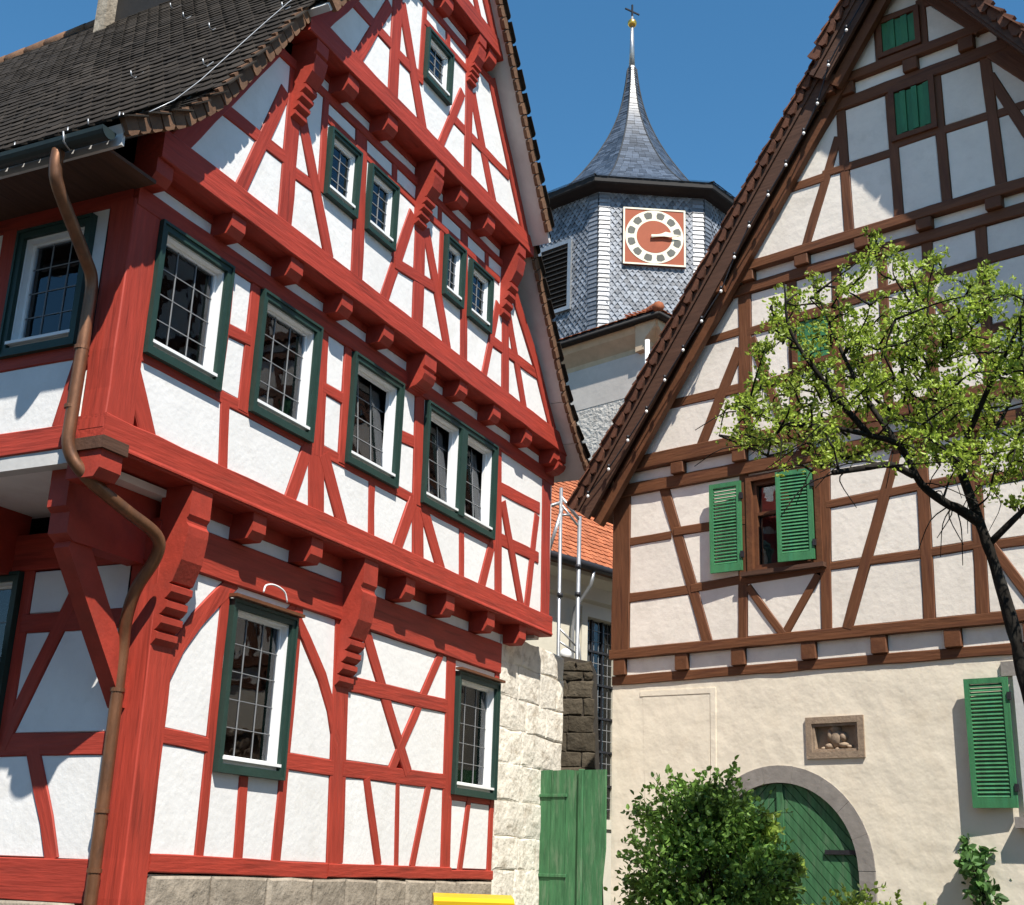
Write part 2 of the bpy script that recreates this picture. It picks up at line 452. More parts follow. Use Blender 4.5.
# ------------------------------------------------------------------ shared builders
def timber_set(fr, table, o, m, parent):
    """table rows: kind, a0, z0, a1, z1, width -> one beam object each; returns the outlines"""
    outl = []
    for kind, a0, z0, a1, z1, w in table:
        beam(kind, fr, [(a0, z0), (a1, z1)], w, o + .014 + random.uniform(-.004, .004), m, parent)
        outl.append(offset_poly([(a0, z0), (a1, z1)], w))
    return outl

def joist_end(fr, a, w, o0, o1, z0, z1, m, parent):
    c = .05
    prism('joist_end', fr, [(o0, z0), (o1 - c, z0), (o1, z0 + c * 1.4), (o1, z1), (o0, z1)], a - w / 2, a + w / 2, m, parent)

def corbel(fr, a, w, ol, ou, zt, zb, m, parent, head=.3):
    """carved console: square head, then rounded notches stepping back to the post"""
    k = (zt - zb) * .3; om = ol + (ou - ol) * .62
    prof = [(ol - .05, zt), (ou, zt), (ou, zt - head * .6), (ou - .025, zt - head * .68), (ou - .025, zt - head * .76), (ou + .003, zt - head * .84), (ou, zt - head), (ou - (ou - om) * .3, zt - head - k * .55), (om, zt - head - k)]
    head += k; ou = om; n = 4; H = zt - head - zb; D = ou - ol - .03
    for k in range(n):
        z0 = zt - head - H * k / n; z1 = zt - head - H * (k + 1) / n; o = ou - D * (k + .35) / n
        prof += [(o - .02, z0 - .012), (o + .016, z0 - (z0 - z1) * .25), (o + .014, z0 - (z0 - z1) * .65), (o - .03, z1)]
    prof += [(ol - .05, zb - .01)]
    prism('corbel', fr, prof, a - w / 2, a + w / 2, m, parent)

def window(fr, u0, u1, z0, z1, o, parent, cols=3, rows=4, frame_m=None, curtain=None, mull=False, drip=False, fw=.072, deep=.09, tilt=0.):
    """boarded green surround, white casement set back in a white reveal, leaded pane, sill; all hang on the surround"""
    bm = bmesh.new()
    add_ring(bm, fr, u0, u1, z0, z1, fw, o - .04, o + .03)
    add_ring(bm, fr, u0 - .006, u1 + .006, z0 - .006, z1 + .006, .026, o - .02, o + .045)
    if mull: add_box(bm, fr, (u0 + u1) / 2 - .07, (u0 + u1) / 2 + .07, o - .04, o + .043, z0 + fw, z1 - fw)
    w = from_bm('window', bm, frame_m or green_fr, parent)
    bays = [(u0 + fw, u1 - fw)] if not mull else [(u0 + fw, (u0 + u1) / 2 - .07), ((u0 + u1) / 2 + .07, u1 - fw)]
    for a0, a1 in bays:
        b0, b1 = z0 + fw, z1 - fw
        bm = bmesh.new()
        add_ring(bm, fr, a0 - .002, a1 + .002, b0, b1, .018, o - deep - .03, o - .012, .045)
        ff = TiltFrame(fr, b0 + .04, tilt) if tilt else fr  # only pane and bars lean, to bring sky into the reflection
        add_ring(bm, fr, a0 + .014, a1 - .014, b0 + .04, b1 - .014, .03, o - deep - .03, o - deep + .015, .045)
        from_bm('casement', bm, white_pt, w)
        box('window_sill', fr, a0 - .01, a1 + .01, o - deep, o + .035, b0 + .035, b0 + .062, white_pt, w)
        p0, p1, q0, q1 = a0 + .04, a1 - .04, b0 + .08, b1 - .04
        plate_poly('pane', ff, rect(p0, p1, q0, q1), o - deep - .008, o - deep - .004, glass, w)
        bm = bmesh.new(); t = .0033
        for i in range(1, cols): x = p0 + (p1 - p0) * i / cols; add_box(bm, ff, x - t, x + t, o - deep - .003, o - deep + .006, q0, q1)
        for j in range(1, rows): z = q0 + (q1 - q0) * j / rows; add_box(bm, ff, p0, p1, o - deep - .003, o - deep + .0045, z - t, z + t)
        from_bm('glazing_bars', bm, lead, w)
        if curtain:
            for s0, s1 in curtain:      # share of the bay width that hangs behind the pane
                bm = bmesh.new(); n = 14; rows_ = []
                c0, c1 = p0 + (p1 - p0) * s0, p0 + (p1 - p0) * s1
                for zz in (q0, q0 + (q1 - q0) * .82):
                    rows_.append([bm.verts.new(fr.P(c0 + (c1 - c0) * i / n, o - deep - .035 + .012 * math.sin(i * 2.2), zz + (.03 * math.sin(i * 1.3) if zz > q0 else 0))) for i in range(n + 1)])
                for i in range(n): bm.faces.new((rows_[0][i], rows_[0][i + 1], rows_[1][i + 1], rows_[1][i]))
                from_bm('curtain', bm, curtain_m, w, smooth=True)
    if drip: box('drip_board', fr, u0 - .04, u1 + .04, o + .0, o + .09, z1 + .016, z1 + .045, brown_m, w)
    return w

def masonry(fr, a0, a1, z0, z1, o, hr, wr, m, parent, depth=.1, gap=.012, jit=.012, name='stone', top=None):
    """individually laid stones in irregular courses, each its own object"""
    z = z0
    while z < z1 - .05:
        h = random.uniform(*hr); h = min(h, z1 - z)
        if z1 - (z + h) < hr[0] * .5: h = z1 - z
        a = a0
        while a < a1 - .02:
            w = random.uniform(*wr)
            if a1 - (a + w) < wr[0] * .6: w = a1 - a
            zt = z + h
            if top: zt = min(zt, top(a + w / 2))
            if zt - z > .06:
                bm = bmesh.new(); g = gap / 2; j = lambda: random.uniform(-jit, jit)
                c = [(a + g, z + g), (a + w / 2, z + g), (a + w - g, z + g), (a + w - g, (z + zt) / 2), (a + w - g, zt - g), (a + w / 2, zt - g), (a + g, zt - g), (a + g, (z + zt) / 2)]
                c = [(x + j(), y + j()) for x, y in c]
                of = o + random.uniform(-.012, .012) * (1 if gap > .004 else .5)
                mid = (a + w / 2, (z + zt) / 2)
                bk = [bm.verts.new(fr.P(x, o - depth, y)) for x, y in c]
                sd_ = [bm.verts.new(fr.P(x, of - (.018 if gap > .004 else .006), y)) for x, y in c]
                ft = [bm.verts.new(fr.P(x + (mid[0] - x) * .12, of + random.uniform(-.006, .006), y + (mid[1] - y) * .12)) for x, y in c]
                cv = bm.verts.new(fr.P(mid[0], of + random.uniform(.0, .015), mid[1]))
                for i in range(8):
                    k = (i + 1) % 8
                    bm.faces.new((bk[i], bk[k], sd_[k], sd_[i])); bm.faces.new((sd_[i], sd_[k], ft[k], ft[i])); bm.faces.new((ft[i], ft[k], cv))
                from_bm(name, bm, m, parent)
            a += w
        z += h

def tile_mesh(name, w, l, th, m, rnd, square=False):
    bm = bmesh.new(); r = w * .32
    pts = [(w / 2, l), (-w / 2, l)]
    pts += [(-w / 2, 0), (w / 2, 0)] if square else [(-w / 2, r * .9)] + [(-w / 2 + r * (1 - math.cos(t)), r * .9 * (1 - math.sin(t))) for t in (.5, 1.05)] + [(-w / 2 + r, 0), (w / 2 - r, 0)] + [(w / 2 - r * (1 - math.cos(t)), r * .9 * (1 - math.sin(t))) for t in (1.05, .5)] + [(w / 2, r * .9)]
    lift = .028
    top = [bm.verts.new((x, y, th + lift * (1 - y / l))) for x, y in pts]; bot = [bm.verts.new((x, y, lift * (1 - y / l))) for x, y in pts]
    bm.faces.new(top); n = len(pts)
    for i in range(n): bm.faces.new((top[i], bot[i], bot[(i + 1) % n], top[(i + 1) % n]))
    me = bpy.data.meshes.new(name); bmesh.ops.recalc_face_normals(bm, faces=bm.faces); bm.to_mesh(me); bm.free()
    at = me.attributes.new('rnd', 'FLOAT', 'POINT')
    for d in at.data: d.value = rnd
    me.materials.append(m)
    return me

def join_instances(name, meshes, mats_, m, parent, kind='stuff'):
    """many alike pieces as one mesh of real geometry"""
    V, F, A = [], [], []
    for me, mx in zip(meshes, mats_):
        b = len(V); V += [mx @ v.co for v in me.vertices]; F += [[b + i for i in p.vertices] for p in me.polygons]
        A += [d.value for d in me.attributes['rnd'].data]
    me2 = bpy.data.meshes.new(name); me2.from_pydata(V, [], F); me2.update()
    at = me2.attributes.new('rnd', 'FLOAT', 'POINT'); at.data.foreach_set('value', A)
    o = link(name, me2, m, parent)
    if kind: o['kind'] = kind
    return o

# ------------------------------------------------------------------ the red half-timbered house
LH = empty('half_timbered_house', (-3.1886, 9.4780, 0), R(63.735))
tag(LH, 'red and white half-timbered house with jettied gable and dark green window frames', 'house', 'half-timbered houses')
GL = Frame((1, 0, 0), (0, -1, 0))
def SL(u): return Frame((0, 1, 0), (-1, 0, 0), (u, 0, 0))
O0, O1, O2, O3, O4 = -.25, 0., .22, .45, .6

T0 = [('post', 3.92, 4.02, 4.09, 1.64, .29), ('post', 6.27, 4.02, 6.37, 1.64, .22), ('post', 7.5, 4.02, 7.47, 1.6, .11),
      ('post', 2.0, 4.02, 2.01, 1.64, .12), ('post', 3.13, 4.02, 3.11, 1.64, .14), ('stud', 2.52, 2.35, 2.54, 1.64, .13),
      ('rail', 1.35, 2.59, 1.97, 2.57, .13), ('rail', 3.14, 2.54, 3.93, 2.54, .15), ('brace', 4.33, 4.02, 5.41, 2.61, .17), ('brace', 6.02, 4.02, 5.0, 2.53, .13),
      ('rail', 4.05, 3.4, 6.22, 3.43, .16), ('rail', 4.11, 2.55, 6.27, 2.58, .17), ('stud', 4.57, 2.49, 4.91, 1.64, .12), ('stud', 5.21, 2.49, 5.28, 1.64, .08),
      ('stud', 5.88, 2.51, 5.61, 1.64, .12), ('stud', 6.88, 2.46, 6.71, 1.6, .11), ('rail', 6.37, 2.43, 7.5, 2.43, .08)]
T1 = [('brace', .15, 5.47, .5, 4.87, .19), ('post', 1.29, 6.76, 1.29, 5.5, .1), ('post', 1.66, 6.76, 1.65, 5.5, .14), ('rail', 1.3, 6.17, 1.65, 6.19, .12),
      ('post', 2.79, 6.76, 2.88, 5.45, .19), ('post', 3.25, 6.76, 3.29, 5.5, .13), ('rail', 2.85, 6.17, 3.25, 6.18, .12), ('post', 4.37, 6.76, 4.38, 5.5, .09),
      ('post', 4.76, 6.76, 4.84, 5.48, .2), ('rail', 4.36, 6.15, 4.76, 6.18, .14), ('rail', .22, 5.535, 6.85, 5.515, .12), ('stud', 1.4, 5.5, 1.47, 4.88, .13), ('stud', 3.88, 5.5, 3.95, 4.88, .12), ('stud', 5.91, 5.5, 5.97, 4.88, .12),
      ('post', 2.84, 5.5, 2.94, 4.85, .27), ('brace', 2.7, 5.5, 2.48, 4.88, .17), ('brace', 2.97, 5.5, 3.4, 4.87, .19), ('post', 4.86, 5.5, 4.94, 4.85, .25),
      ('brace', 4.75, 5.5, 4.46, 4.87, .18), ('brace', 4.97, 5.5, 5.48, 4.87, .2), ('post', 6.79, 6.76, 6.95, 4.87, .18), ('brace', 6.73, 5.5, 6.48, 4.87, .17),
      ('rail', 6.86, 6.26, 8.1, 6.31, .17), ('rail', 6.92, 5.6, 8.1, 5.63, .16), ('brace', 6.97, 6.1, 7.62, 4.87, .16), ('brace', 8.02, 6.2, 7.78, 4.87, .15), ('post', 8.3, 6.78, 8.36, 4.87, .27)]
T2 = [('rail', .6, 8.02, 1.6, 8.04, .14), ('brace', 1.52, 8.73, 1.02, 7.38, .16), ('post', 1.66, 9.05, 1.71, 7.38, .22), ('brace', 1.75, 8.73, 2.46, 7.38, .16), ('rail', 1.75, 7.97, 2.15, 8.0, .13),
      ('post', 2.18, 9.05, 2.22, 8.0, .1), ('post', 2.86, 9.05, 2.98, 7.38, .22), ('rail', 2.2, 8.85, 4.05, 8.81, .1), ('post', 3.64, 8.85, 3.66, 7.95, .09), ('post', 4.16, 9.05, 4.25, 7.38, .24),
      ('brace', 4.0, 8.66, 3.52, 7.38, .17), ('brace', 4.3, 8.62, 4.96, 7.38, .18), ('rail', 3.68, 7.9, 4.72, 8.01, .14), ('post', 5.22, 9.05, 5.36, 7.38, .18), ('post', 4.67, 8.85, 4.7, 7.97, .09), ('rail', 4.3, 8.81, 6.2, 8.82, .1),
      ('post', 6.38, 9.0, 6.49, 7.38, .2), ('brace', 6.2, 8.5, 5.89, 7.38, .14), ('brace', 6.46, 8.55, 7.06, 7.38, .16), ('rail', 5.98, 7.93, 7.45, 7.98, .15), ('stud', 4.6, 9.05, 4.62, 8.85, .1), ('stud', 5.83, 9.05, 5.85, 8.85, .1), ('stud', 3.55, 9.05, 3.57, 8.85, .1)]
T3 = [('rail', 2.0, 10.16, 3.0, 10.15, .14), ('brace', 2.86, 10.6, 2.33, 9.55, .15), ('post', 3.0, 11.1, 3.06, 9.55, .2), ('brace', 3.1, 10.8, 3.72, 9.55, .18), ('rail', 3.1, 10.12, 3.65, 10.13, .14), ('post', 3.6, 11.1, 3.6, 10.1, .1),
      ('rail', 3.6, 10.9, 4.7, 10.92, .1), ('stud', 4.15, 11.1, 4.18, 10.92, .1), ('post', 4.71, 11.1, 4.82, 9.55, .18), ('brace', 4.58, 10.55, 4.12, 9.55, .13), ('brace', 4.83, 10.7, 5.5, 9.55, .17), ('rail', 4.4, 10.08, 5.9, 10.12, .13)]
T4 = [('post', 4.1, 12.7, 4.1, 11.6, .18), ('brace', 4.05, 12.3, 3.55, 11.6, .13), ('brace', 4.15, 12.3, 4.65, 11.6, .13)]

WIN0 = [(2.07, 3.06, 2.36, 3.87), (6.41, 7.5, 2.46, 3.87)]
WIN1 = [(.3, 1.26, 5.55, 6.75), (1.73, 2.7, 5.53, 6.74), (3.33, 4.33, 5.53, 6.73), (4.9, 6.69, 5.53, 6.74)]
WIN2 = [(2.27, 2.83, 8.0, 8.76), (3.04, 3.6, 7.99, 8.76), (4.74, 5.2, 7.99, 8.75), (5.37, 5.95, 7.97, 8.72)]
WIN3 = [(3.65, 4.24, 10.16, 10.83)]
shr = lambda w: rect(w[0] + .03, w[1] - .03, w[2] + .03, w[3] - .03)

def left_gable():
    m, P = red, LH
    # ground floor
    h = timber_set(GL, T0, O0, m, P)
    for pts, w in (([(1.24, 2.61), (1.3, 3.04), (1.45, 3.35), (1.64, 3.6), (1.85, 3.81), (2.09, 4.03)], .17), ([(2.98, 3.99), (3.3, 3.72), (3.62, 3.4), (3.83, 3.11), (3.98, 2.76)], .15)):
        beam('curved_brace', GL, pts, w, O0 + .013, m, P); h.append(offset_poly(pts, w))
    beam('corner_post', GL, [(1.24, GZ), (1.23, 4.05)], .3, O0 + .02, m, P, depth=.3); h.append(rect(1.07, 1.38, 1, 4.1))
    beam('sill_beam', GL, [(1.385, 1.59), (3.94, 1.57)], .14, O0 + .03, m, P, .3); beam('sill_beam', GL, [(3.95, 1.575), (6.47, 1.59)], .13, O0 + .034, m, P, .3); beam('sill_beam', GL, [(6.48, 1.575), (7.54, 1.575)], .1, O0 + .03, m, P, .3)
    beam('plate_beam', GL, [(1.09, 4.19), (7.54, 4.2)], .38, O0 + .04, m, P, .3)
    infill(GL, rect(1.09, 7.54, 1.6, 4.04), h + [shr(w) for w in WIN0] + [rect(1, 7.8, 1.5, 1.64), rect(1, 7.8, 4.0, 4.1)], O0, white_pl, P)
    # first floor
    h = timber_set(GL, T1, O1, m, P)
    beam('corner_post', GL, [(.14, 4.8), (.14, 6.8)], .32, .022, m, P, .26); h.append(rect(-.02, .3, 4.8, 6.9))
    beam('sill_beam', GL, [(-.022, 4.775), (8.53, 4.775)], .27, .04, m, P, .3)
    prism('sill_moulding', GL, [(.0, 4.66), (.055, 4.66), (.055, 4.675), (.042, 4.7), (0, 4.7)], -.02, 8.52, red_m, P)
    beam('plate_beam', GL, [(0, 6.84), (8.5, 6.84)], .18, .03, m, P, .25)
    infill(GL, rect(0, 8.5, 4.88, 6.78), h + [shr(w) for w in WIN1] + [rect(-.1, 8.6, 4.8, 4.91), rect(-.1, 8.6, 6.75, 6.9)], O1, white_pl, P)
    # second floor
    h = timber_set(GL, T2, O2, m, P)
    for pts, w in (([(.16, 7.36), (1.36, 9.18)], .2), ([(7.98, 7.36), (7.42, 8.06), (6.74, 8.72), (6.36, 9.15)], .2)):
        beam('rake_beam', GL, pts, w, O2 + .022, m, P); h.append(offset_poly(pts, w))
    beam('sill_beam', GL, [(-.03, 7.265), (8.5, 7.265)], .27, O2 + .035, m, P, .3)
    beam('plate_beam', GL, [(1.3, 9.08), (6.5, 9.08)], .1, O2 + .025, m, P, .2)
    infill(GL, [(.05, 7.38), (8.05, 7.38), (6.4, 9.06), (1.3, 9.06)], h + [shr(w) for w in WIN2] + [rect(-.1, 8.6, 7.3, 7.4), rect(1, 7, 9.03, 9.13)], O2, white_pl, P)
    # third floor
    h = timber_set(GL, T3, O3, m, P)
    for pts, w in (([(1.62, 9.48), (2.8, 11.12)], .2), ([(6.46, 9.5), (5.3, 11.2)], .2)):
        beam('rake_beam', GL, pts, w, O3 + .022, m, P); h.append(offset_poly(pts, w))
    beam('sill_beam', GL, [(1.47, 9.45), (6.66, 9.45)], .24, O3 + .035, m, P, .3)
    beam('plate_beam', GL, [(2.65, 11.15), (5.4, 11.15)], .1, O3 + .025, m, P, .2)
    infill(GL, [(1.55, 9.56), (6.45, 9.56), (5.28, 11.12), (2.74, 11.12)], h + [shr(w) for w in WIN3] + [rect(1, 7, 9.4, 9.57), rect(2, 6, 11.1, 11.3)], O3, white_pl, P)
    # apex
    h = timber_set(GL, T4, O4, m, P)
    for pts in ([(3.08, 11.52), (4.1, 12.9)], [(5.12, 11.52), (4.1, 12.9)]):
        beam('rake_beam', GL, pts, .2, O4 + .022 + .004 * (pts[0][0] > 4), m, P); h.append(offset_poly(pts, .2))
    beam('sill_beam', GL, [(2.92, 11.52), (5.28, 11.52)], .24, O4 + .035, m, P, .3)
    infill(GL, [(3.05, 11.6), (5.15, 11.6), (4.1, 12.95)], h + [rect(2, 6, 11.5, 11.64)], O4, white_pl, P)
    # jetties: joist ends, white boards between them, soffit boards, carved consoles
    for us, ol, ou, zb, hj, cons in (([2.07, 3.0, 4.82, 5.74, 6.79, 7.7], O0, O1, 4.64, .24, [1.22, 3.97]), ([.06, 1.06, 1.97, 2.86, 3.68, 5.4, 6.3, 7.24, 8.15], O1, O2, 7.13, .2, [4.57]),
                                     ([2.32, 3.11, 4.77, 5.49], O2, O3, 9.33, .2, [1.75, 4.1, 6.3]), ([3.2, 3.9, 5.05], O3, O4, 11.4, .2, [4.72])):
        for u in us: joist_end(GL, u, .2, ol - .05, ou + .0, zb - hj, zb - .002, red_m, P)
        allu = sorted(us + cons)
        a_ = [(allu[i] + .1, allu[i + 1] - .1) for i in range(len(allu) - 1)]
        if ol == O0: a_ = [(1.2, 1.1)] + a_
        for a0, a1 in a_:
            if a1 - a0 > .1: box('plaster_strip', GL, a0 + .005, a1 - .005, ol - .06, ol - .004, zb - hj, zb - hj + .115, white_pl, P); box('filler_board', GL, a0, a1, ol - .06, ol + .012, zb - hj + .117, zb - .001, red_m, P)
        lo = allu[0] - .1 if ol != O0 else 0.
        hi = {0: 8.5}.get(0) if ol <= 0 else allu[-1] + .15
        box('jetty_soffit', GL, max(lo, -.01), hi, ol - .05, ou + .005, zb - .0, zb + .05, red_m, P)
    for u, zb in ((1.22, 3.3), (3.97, 3.35)): corbel(GL, u, .27, O0, O1 + .02, 4.638, zb, red_m, P, .42)
    corbel(GL, 4.57, .26, O1, O2 + .02, 7.128, 6.72, red_m, P, .24)
    for u, zb in ((1.72, 8.5), (4.13, 8.55), (6.35, 8.35)): corbel(GL, u, .2, O2, O3 + .02, 9.328, zb, red_m, P, .22)
    corbel(GL, 4.74, .18, O3, O4 + .02, 11.398, 10.75, red_m, P, .2)
    corbel(GL, 8.3, .22, O1, O2 + .02, 7.128, 6.85, red_m, P, .18)
    # bent white bracket over the ground-floor window
    tube('white_bracket', smooth_path([GL.P(a, O0 + .1, z) for a, z in ((2.42, 4.0), (2.45, 4.07), (2.58, 4.1), (2.74, 4.07), (2.8, 3.98))], 4), .009, white_pt, P, 6)
    # windows
    for i, w in enumerate(WIN0): window(GL, *w, O0 + .02, P, 3, 5, drip=True, curtain=[(.0, 1.)] if i else [(.8, 1)])
    for i, w in enumerate(WIN1): window(GL, *w, O1 + .02, P, 3, 4, mull=(i == 3), curtain=None if i in (0, 2, 3) else [(.6, .9)], tilt=R(4.5) if i > 1 else 0)
    for w in WIN2: window(GL, *w, O2 + .02, P, 2, 4, curtain=[(0, .45), (.5, 1)], fw=.055, deep=.045)
    for w in WIN3: window(GL, *w, O3 + .02, P, 2, 4, curtain=[(0, 1)], fw=.055, deep=.045)

def left_side():
    m, P = red, LH
    f1, f0 = SL(0), SL(1.09)
    W1 = [(.4, 1.24, 5.55, 6.72), (2.0, 2.84, 5.55, 6.72), (3.6, 4.44, 5.55, 6.72), (6, 6.84, 5.55, 6.72)]
    t = [('brace', .31, 5.52, .47, 4.86, .17), ('rail', .2, 5.5, 8.9, 5.5, .14), ('post', 1.38, 6.78, 1.38, 4.86, .18), ('post', 1.9, 6.78, 1.9, 4.86, .16), ('post', 2.98, 6.78, 2.98, 4.86, .2), ('post', 3.5, 6.78, 3.5, 4.86, .16), ('post', 4.6, 6.78, 4.6, 4.86, .2), ('post', 5.88, 6.78, 5.88, 4.86, .2), ('post', 7.0, 6.78, 7.0, 4.86, .2), ('post', 8.85, 6.78, 8.85, 4.86, .25), ('brace', 7.1, 6.7, 8.7, 4.9, .16)]
    h = timber_set(f1, t, 0, m, P)
    h.append(rect(0, .27, 4.8, 6.8))
    beam('sill_beam', f1, [(.0, 4.77), (9, 4.77)], .2, .016, m, P, .25); beam('plate_beam', f1, [(.03, 6.87), (9, 6.87)], .2, .016, m, P, .25)
    infill(f1, rect(0, 9, 4.86, 6.8), h + [shr(w) for w in W1] + [rect(-.1, 9.1, 4.7, 4.87), rect(-.1, 9.1, 6.77, 6.9)], 0, white_pl, P)
    for w in W1: window(f1, *w, .02, P, 3, 4)
    W0 = [(1.78, 2.75, 2.5, 4.0), (4.6, 5.6, 2.5, 4.0)]
    t = [('rail', .5, 3.535, 1.72, 3.54, .17), ('rail', .5, 2.5, 9, 2.5, .19), ('brace', 1.02, 4.02, 1.74, 2.48, .15), ('post', 1.71, 4.02, 1.71, 2.5, .13), ('post', 2.83, 4.02, 2.83, 1.6, .15), ('post', 4.5, 4.02, 4.5, 1.6, .18), ('post', 5.7, 4.02, 5.7, 1.6, .18), ('post', 8.85, 4.02, 8.85, 1.6, .25), ('brace', 5.8, 3.9, 7.3, 1.6, .16)]
    h = timber_set(f0, t, 0, m, P)
    for pts in ([(1.36, 2.45), (1.24, 2.2), (1.1, 1.9), (.98, 1.58)], [(1.8, 2.45), (1.95, 2.2), (2.1, 1.9), (2.2, 1.58)]):
        beam('curved_brace', f0, pts, .15, .013, m, P); h.append(offset_poly(pts, .15))
    h.append(rect(.2, .555, 1, 4.1))
    beam('sill_beam', f0, [(.56, 1.43), (9, 1.43)], .33, .03, m, P, .3); beam('plate_beam', f0, [(.26, 4.18), (9, 4.18)], .34, .03, m, P, .3)
    infill(f0, rect(.25, 9, 1.55, 4.06), h + [shr(w) for w in W0] + [rect(0, 9.1, 1.5, 1.6), rect(0, 9.1, 4.0, 4.1)], 0, white_pl, P)
    for w in W0: window(f0, *w, .02, P, 3, 4)
    # jetty underside along the side wall, cross beams, corner bracket
    box('jetty_soffit', GL, .13, 1.25, -9, -.26, 4.555, 4.62, white_pl, P)
    box('edge_board', f1, .3, 9, -.12, .0, 4.545, 4.668, soffit_w, P)
    for a in (.5, 2.0, 3.5, 5.0, 6.5, 8.0):
        prism('cross_beam', Frame((0, 1, 0), (-1, 0, 0), (1.09, 0, 0)), [(-.1, 3.98), (.84, 3.98), (.92, 4.03), (.92, 4.2), (.97, 4.24), (.97, 4.553), (-.1, 4.553)], a - .1, a + .1, red_m, P)
        bm = bmesh.new(); w = .08
        pr_ = [(-.02, 2.78), (.03, 2.78), (.86, 3.93), (.84, 3.985), (.62, 3.985), (-.02, 3.06)]
        add_prism(bm, Frame((0, 1, 0), (-1, 0, 0), (1.09, 0, 0)), pr_, a - w, a + w); from_bm('knee_brace', bm, red_m, P)
    joist_end(GL, .1, .24, -.3, .03, 4.4, 4.638, red_m, P)
    box('end_board', GL, -.045, .24, -.25, .06, 4.62, 4.72, dark_wood, P)

def left_shell():
    P = LH
    # rooms behind the windows: a dark core, and the plain far walls
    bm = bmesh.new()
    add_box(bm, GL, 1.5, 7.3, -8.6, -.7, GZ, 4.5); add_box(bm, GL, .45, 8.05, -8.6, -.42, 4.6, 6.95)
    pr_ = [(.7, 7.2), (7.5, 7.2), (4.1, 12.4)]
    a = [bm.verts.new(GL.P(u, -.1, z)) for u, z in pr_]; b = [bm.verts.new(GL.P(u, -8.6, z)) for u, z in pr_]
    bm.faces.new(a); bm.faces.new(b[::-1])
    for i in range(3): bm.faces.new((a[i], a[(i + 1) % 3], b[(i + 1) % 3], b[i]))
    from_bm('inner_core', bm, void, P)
    box('side_wall', GL, 8.36, 8.5, -9, -.14, 4.6, 7.3, white_pl, P); box('side_wall', GL, 7.4, 7.535, -9, -.5, GZ, 4.6, white_pl, P)
    plate_poly('back_wall', Frame((1, 0, 0), (0, 1, 0), (0, 8.9, 0)), [(1.1, GZ), (7.5, GZ), (7.5, 4.6), (8.5, 4.6), (8.5, 7.3), (4.1, 12.5), (0, 7.3), (0, 4.6), (1.1, 4.6)], -.1, 0, white_pl, P)
    # plinth
    pl = box('plinth', GL, 1.3, 7.53, -8.8, O0 - .02, GZ, 1.5, mortar, P)
    masonry(GL, 1.39, 7.54, GZ, 1.5, O0 + .05, (.34, .38), (.45, .85), stone_p, pl)
    masonry(SL(1.09), .66, 4.2, GZ, 1.26, .05, (.28, .3), (.45, .85), stone_p, pl)

ROOF_L = [(-.70, 7.0), (-.1, 7.42), (.31, 7.85), (1.4, 9.5), (4.1, 13.25)]         # outer surface of the boarding, west slope from eave to ridge
ROOF_R = [(8.80, 6.93), (8.32, 7.3), (7.9, 7.75), (6.68, 9.5), (4.1, 13.25)]
def sag(u, t): return -.6 * max(0, (t + .7)) / 8 * max(0, min(1, 1 - abs(u - 4.1) / 4.2))
def along(prof, s):
    for (a, b), (c, d) in zip(prof, prof[1:]):
        ln = math.hypot(c - a, d - b)
        if s <= ln or (c, d) == prof[-1]: return Vector((a + (c - a) * s / ln, b + (d - b) * s / ln)), Vector(((c - a) / ln, (d - b) / ln))
        s -= ln
def plen(prof): return sum(math.hypot(c - a, d - b) for (a, b), (c, d) in zip(prof, prof[1:]))
def verge_t(z): return -.45 if z < 9.5 else -.72

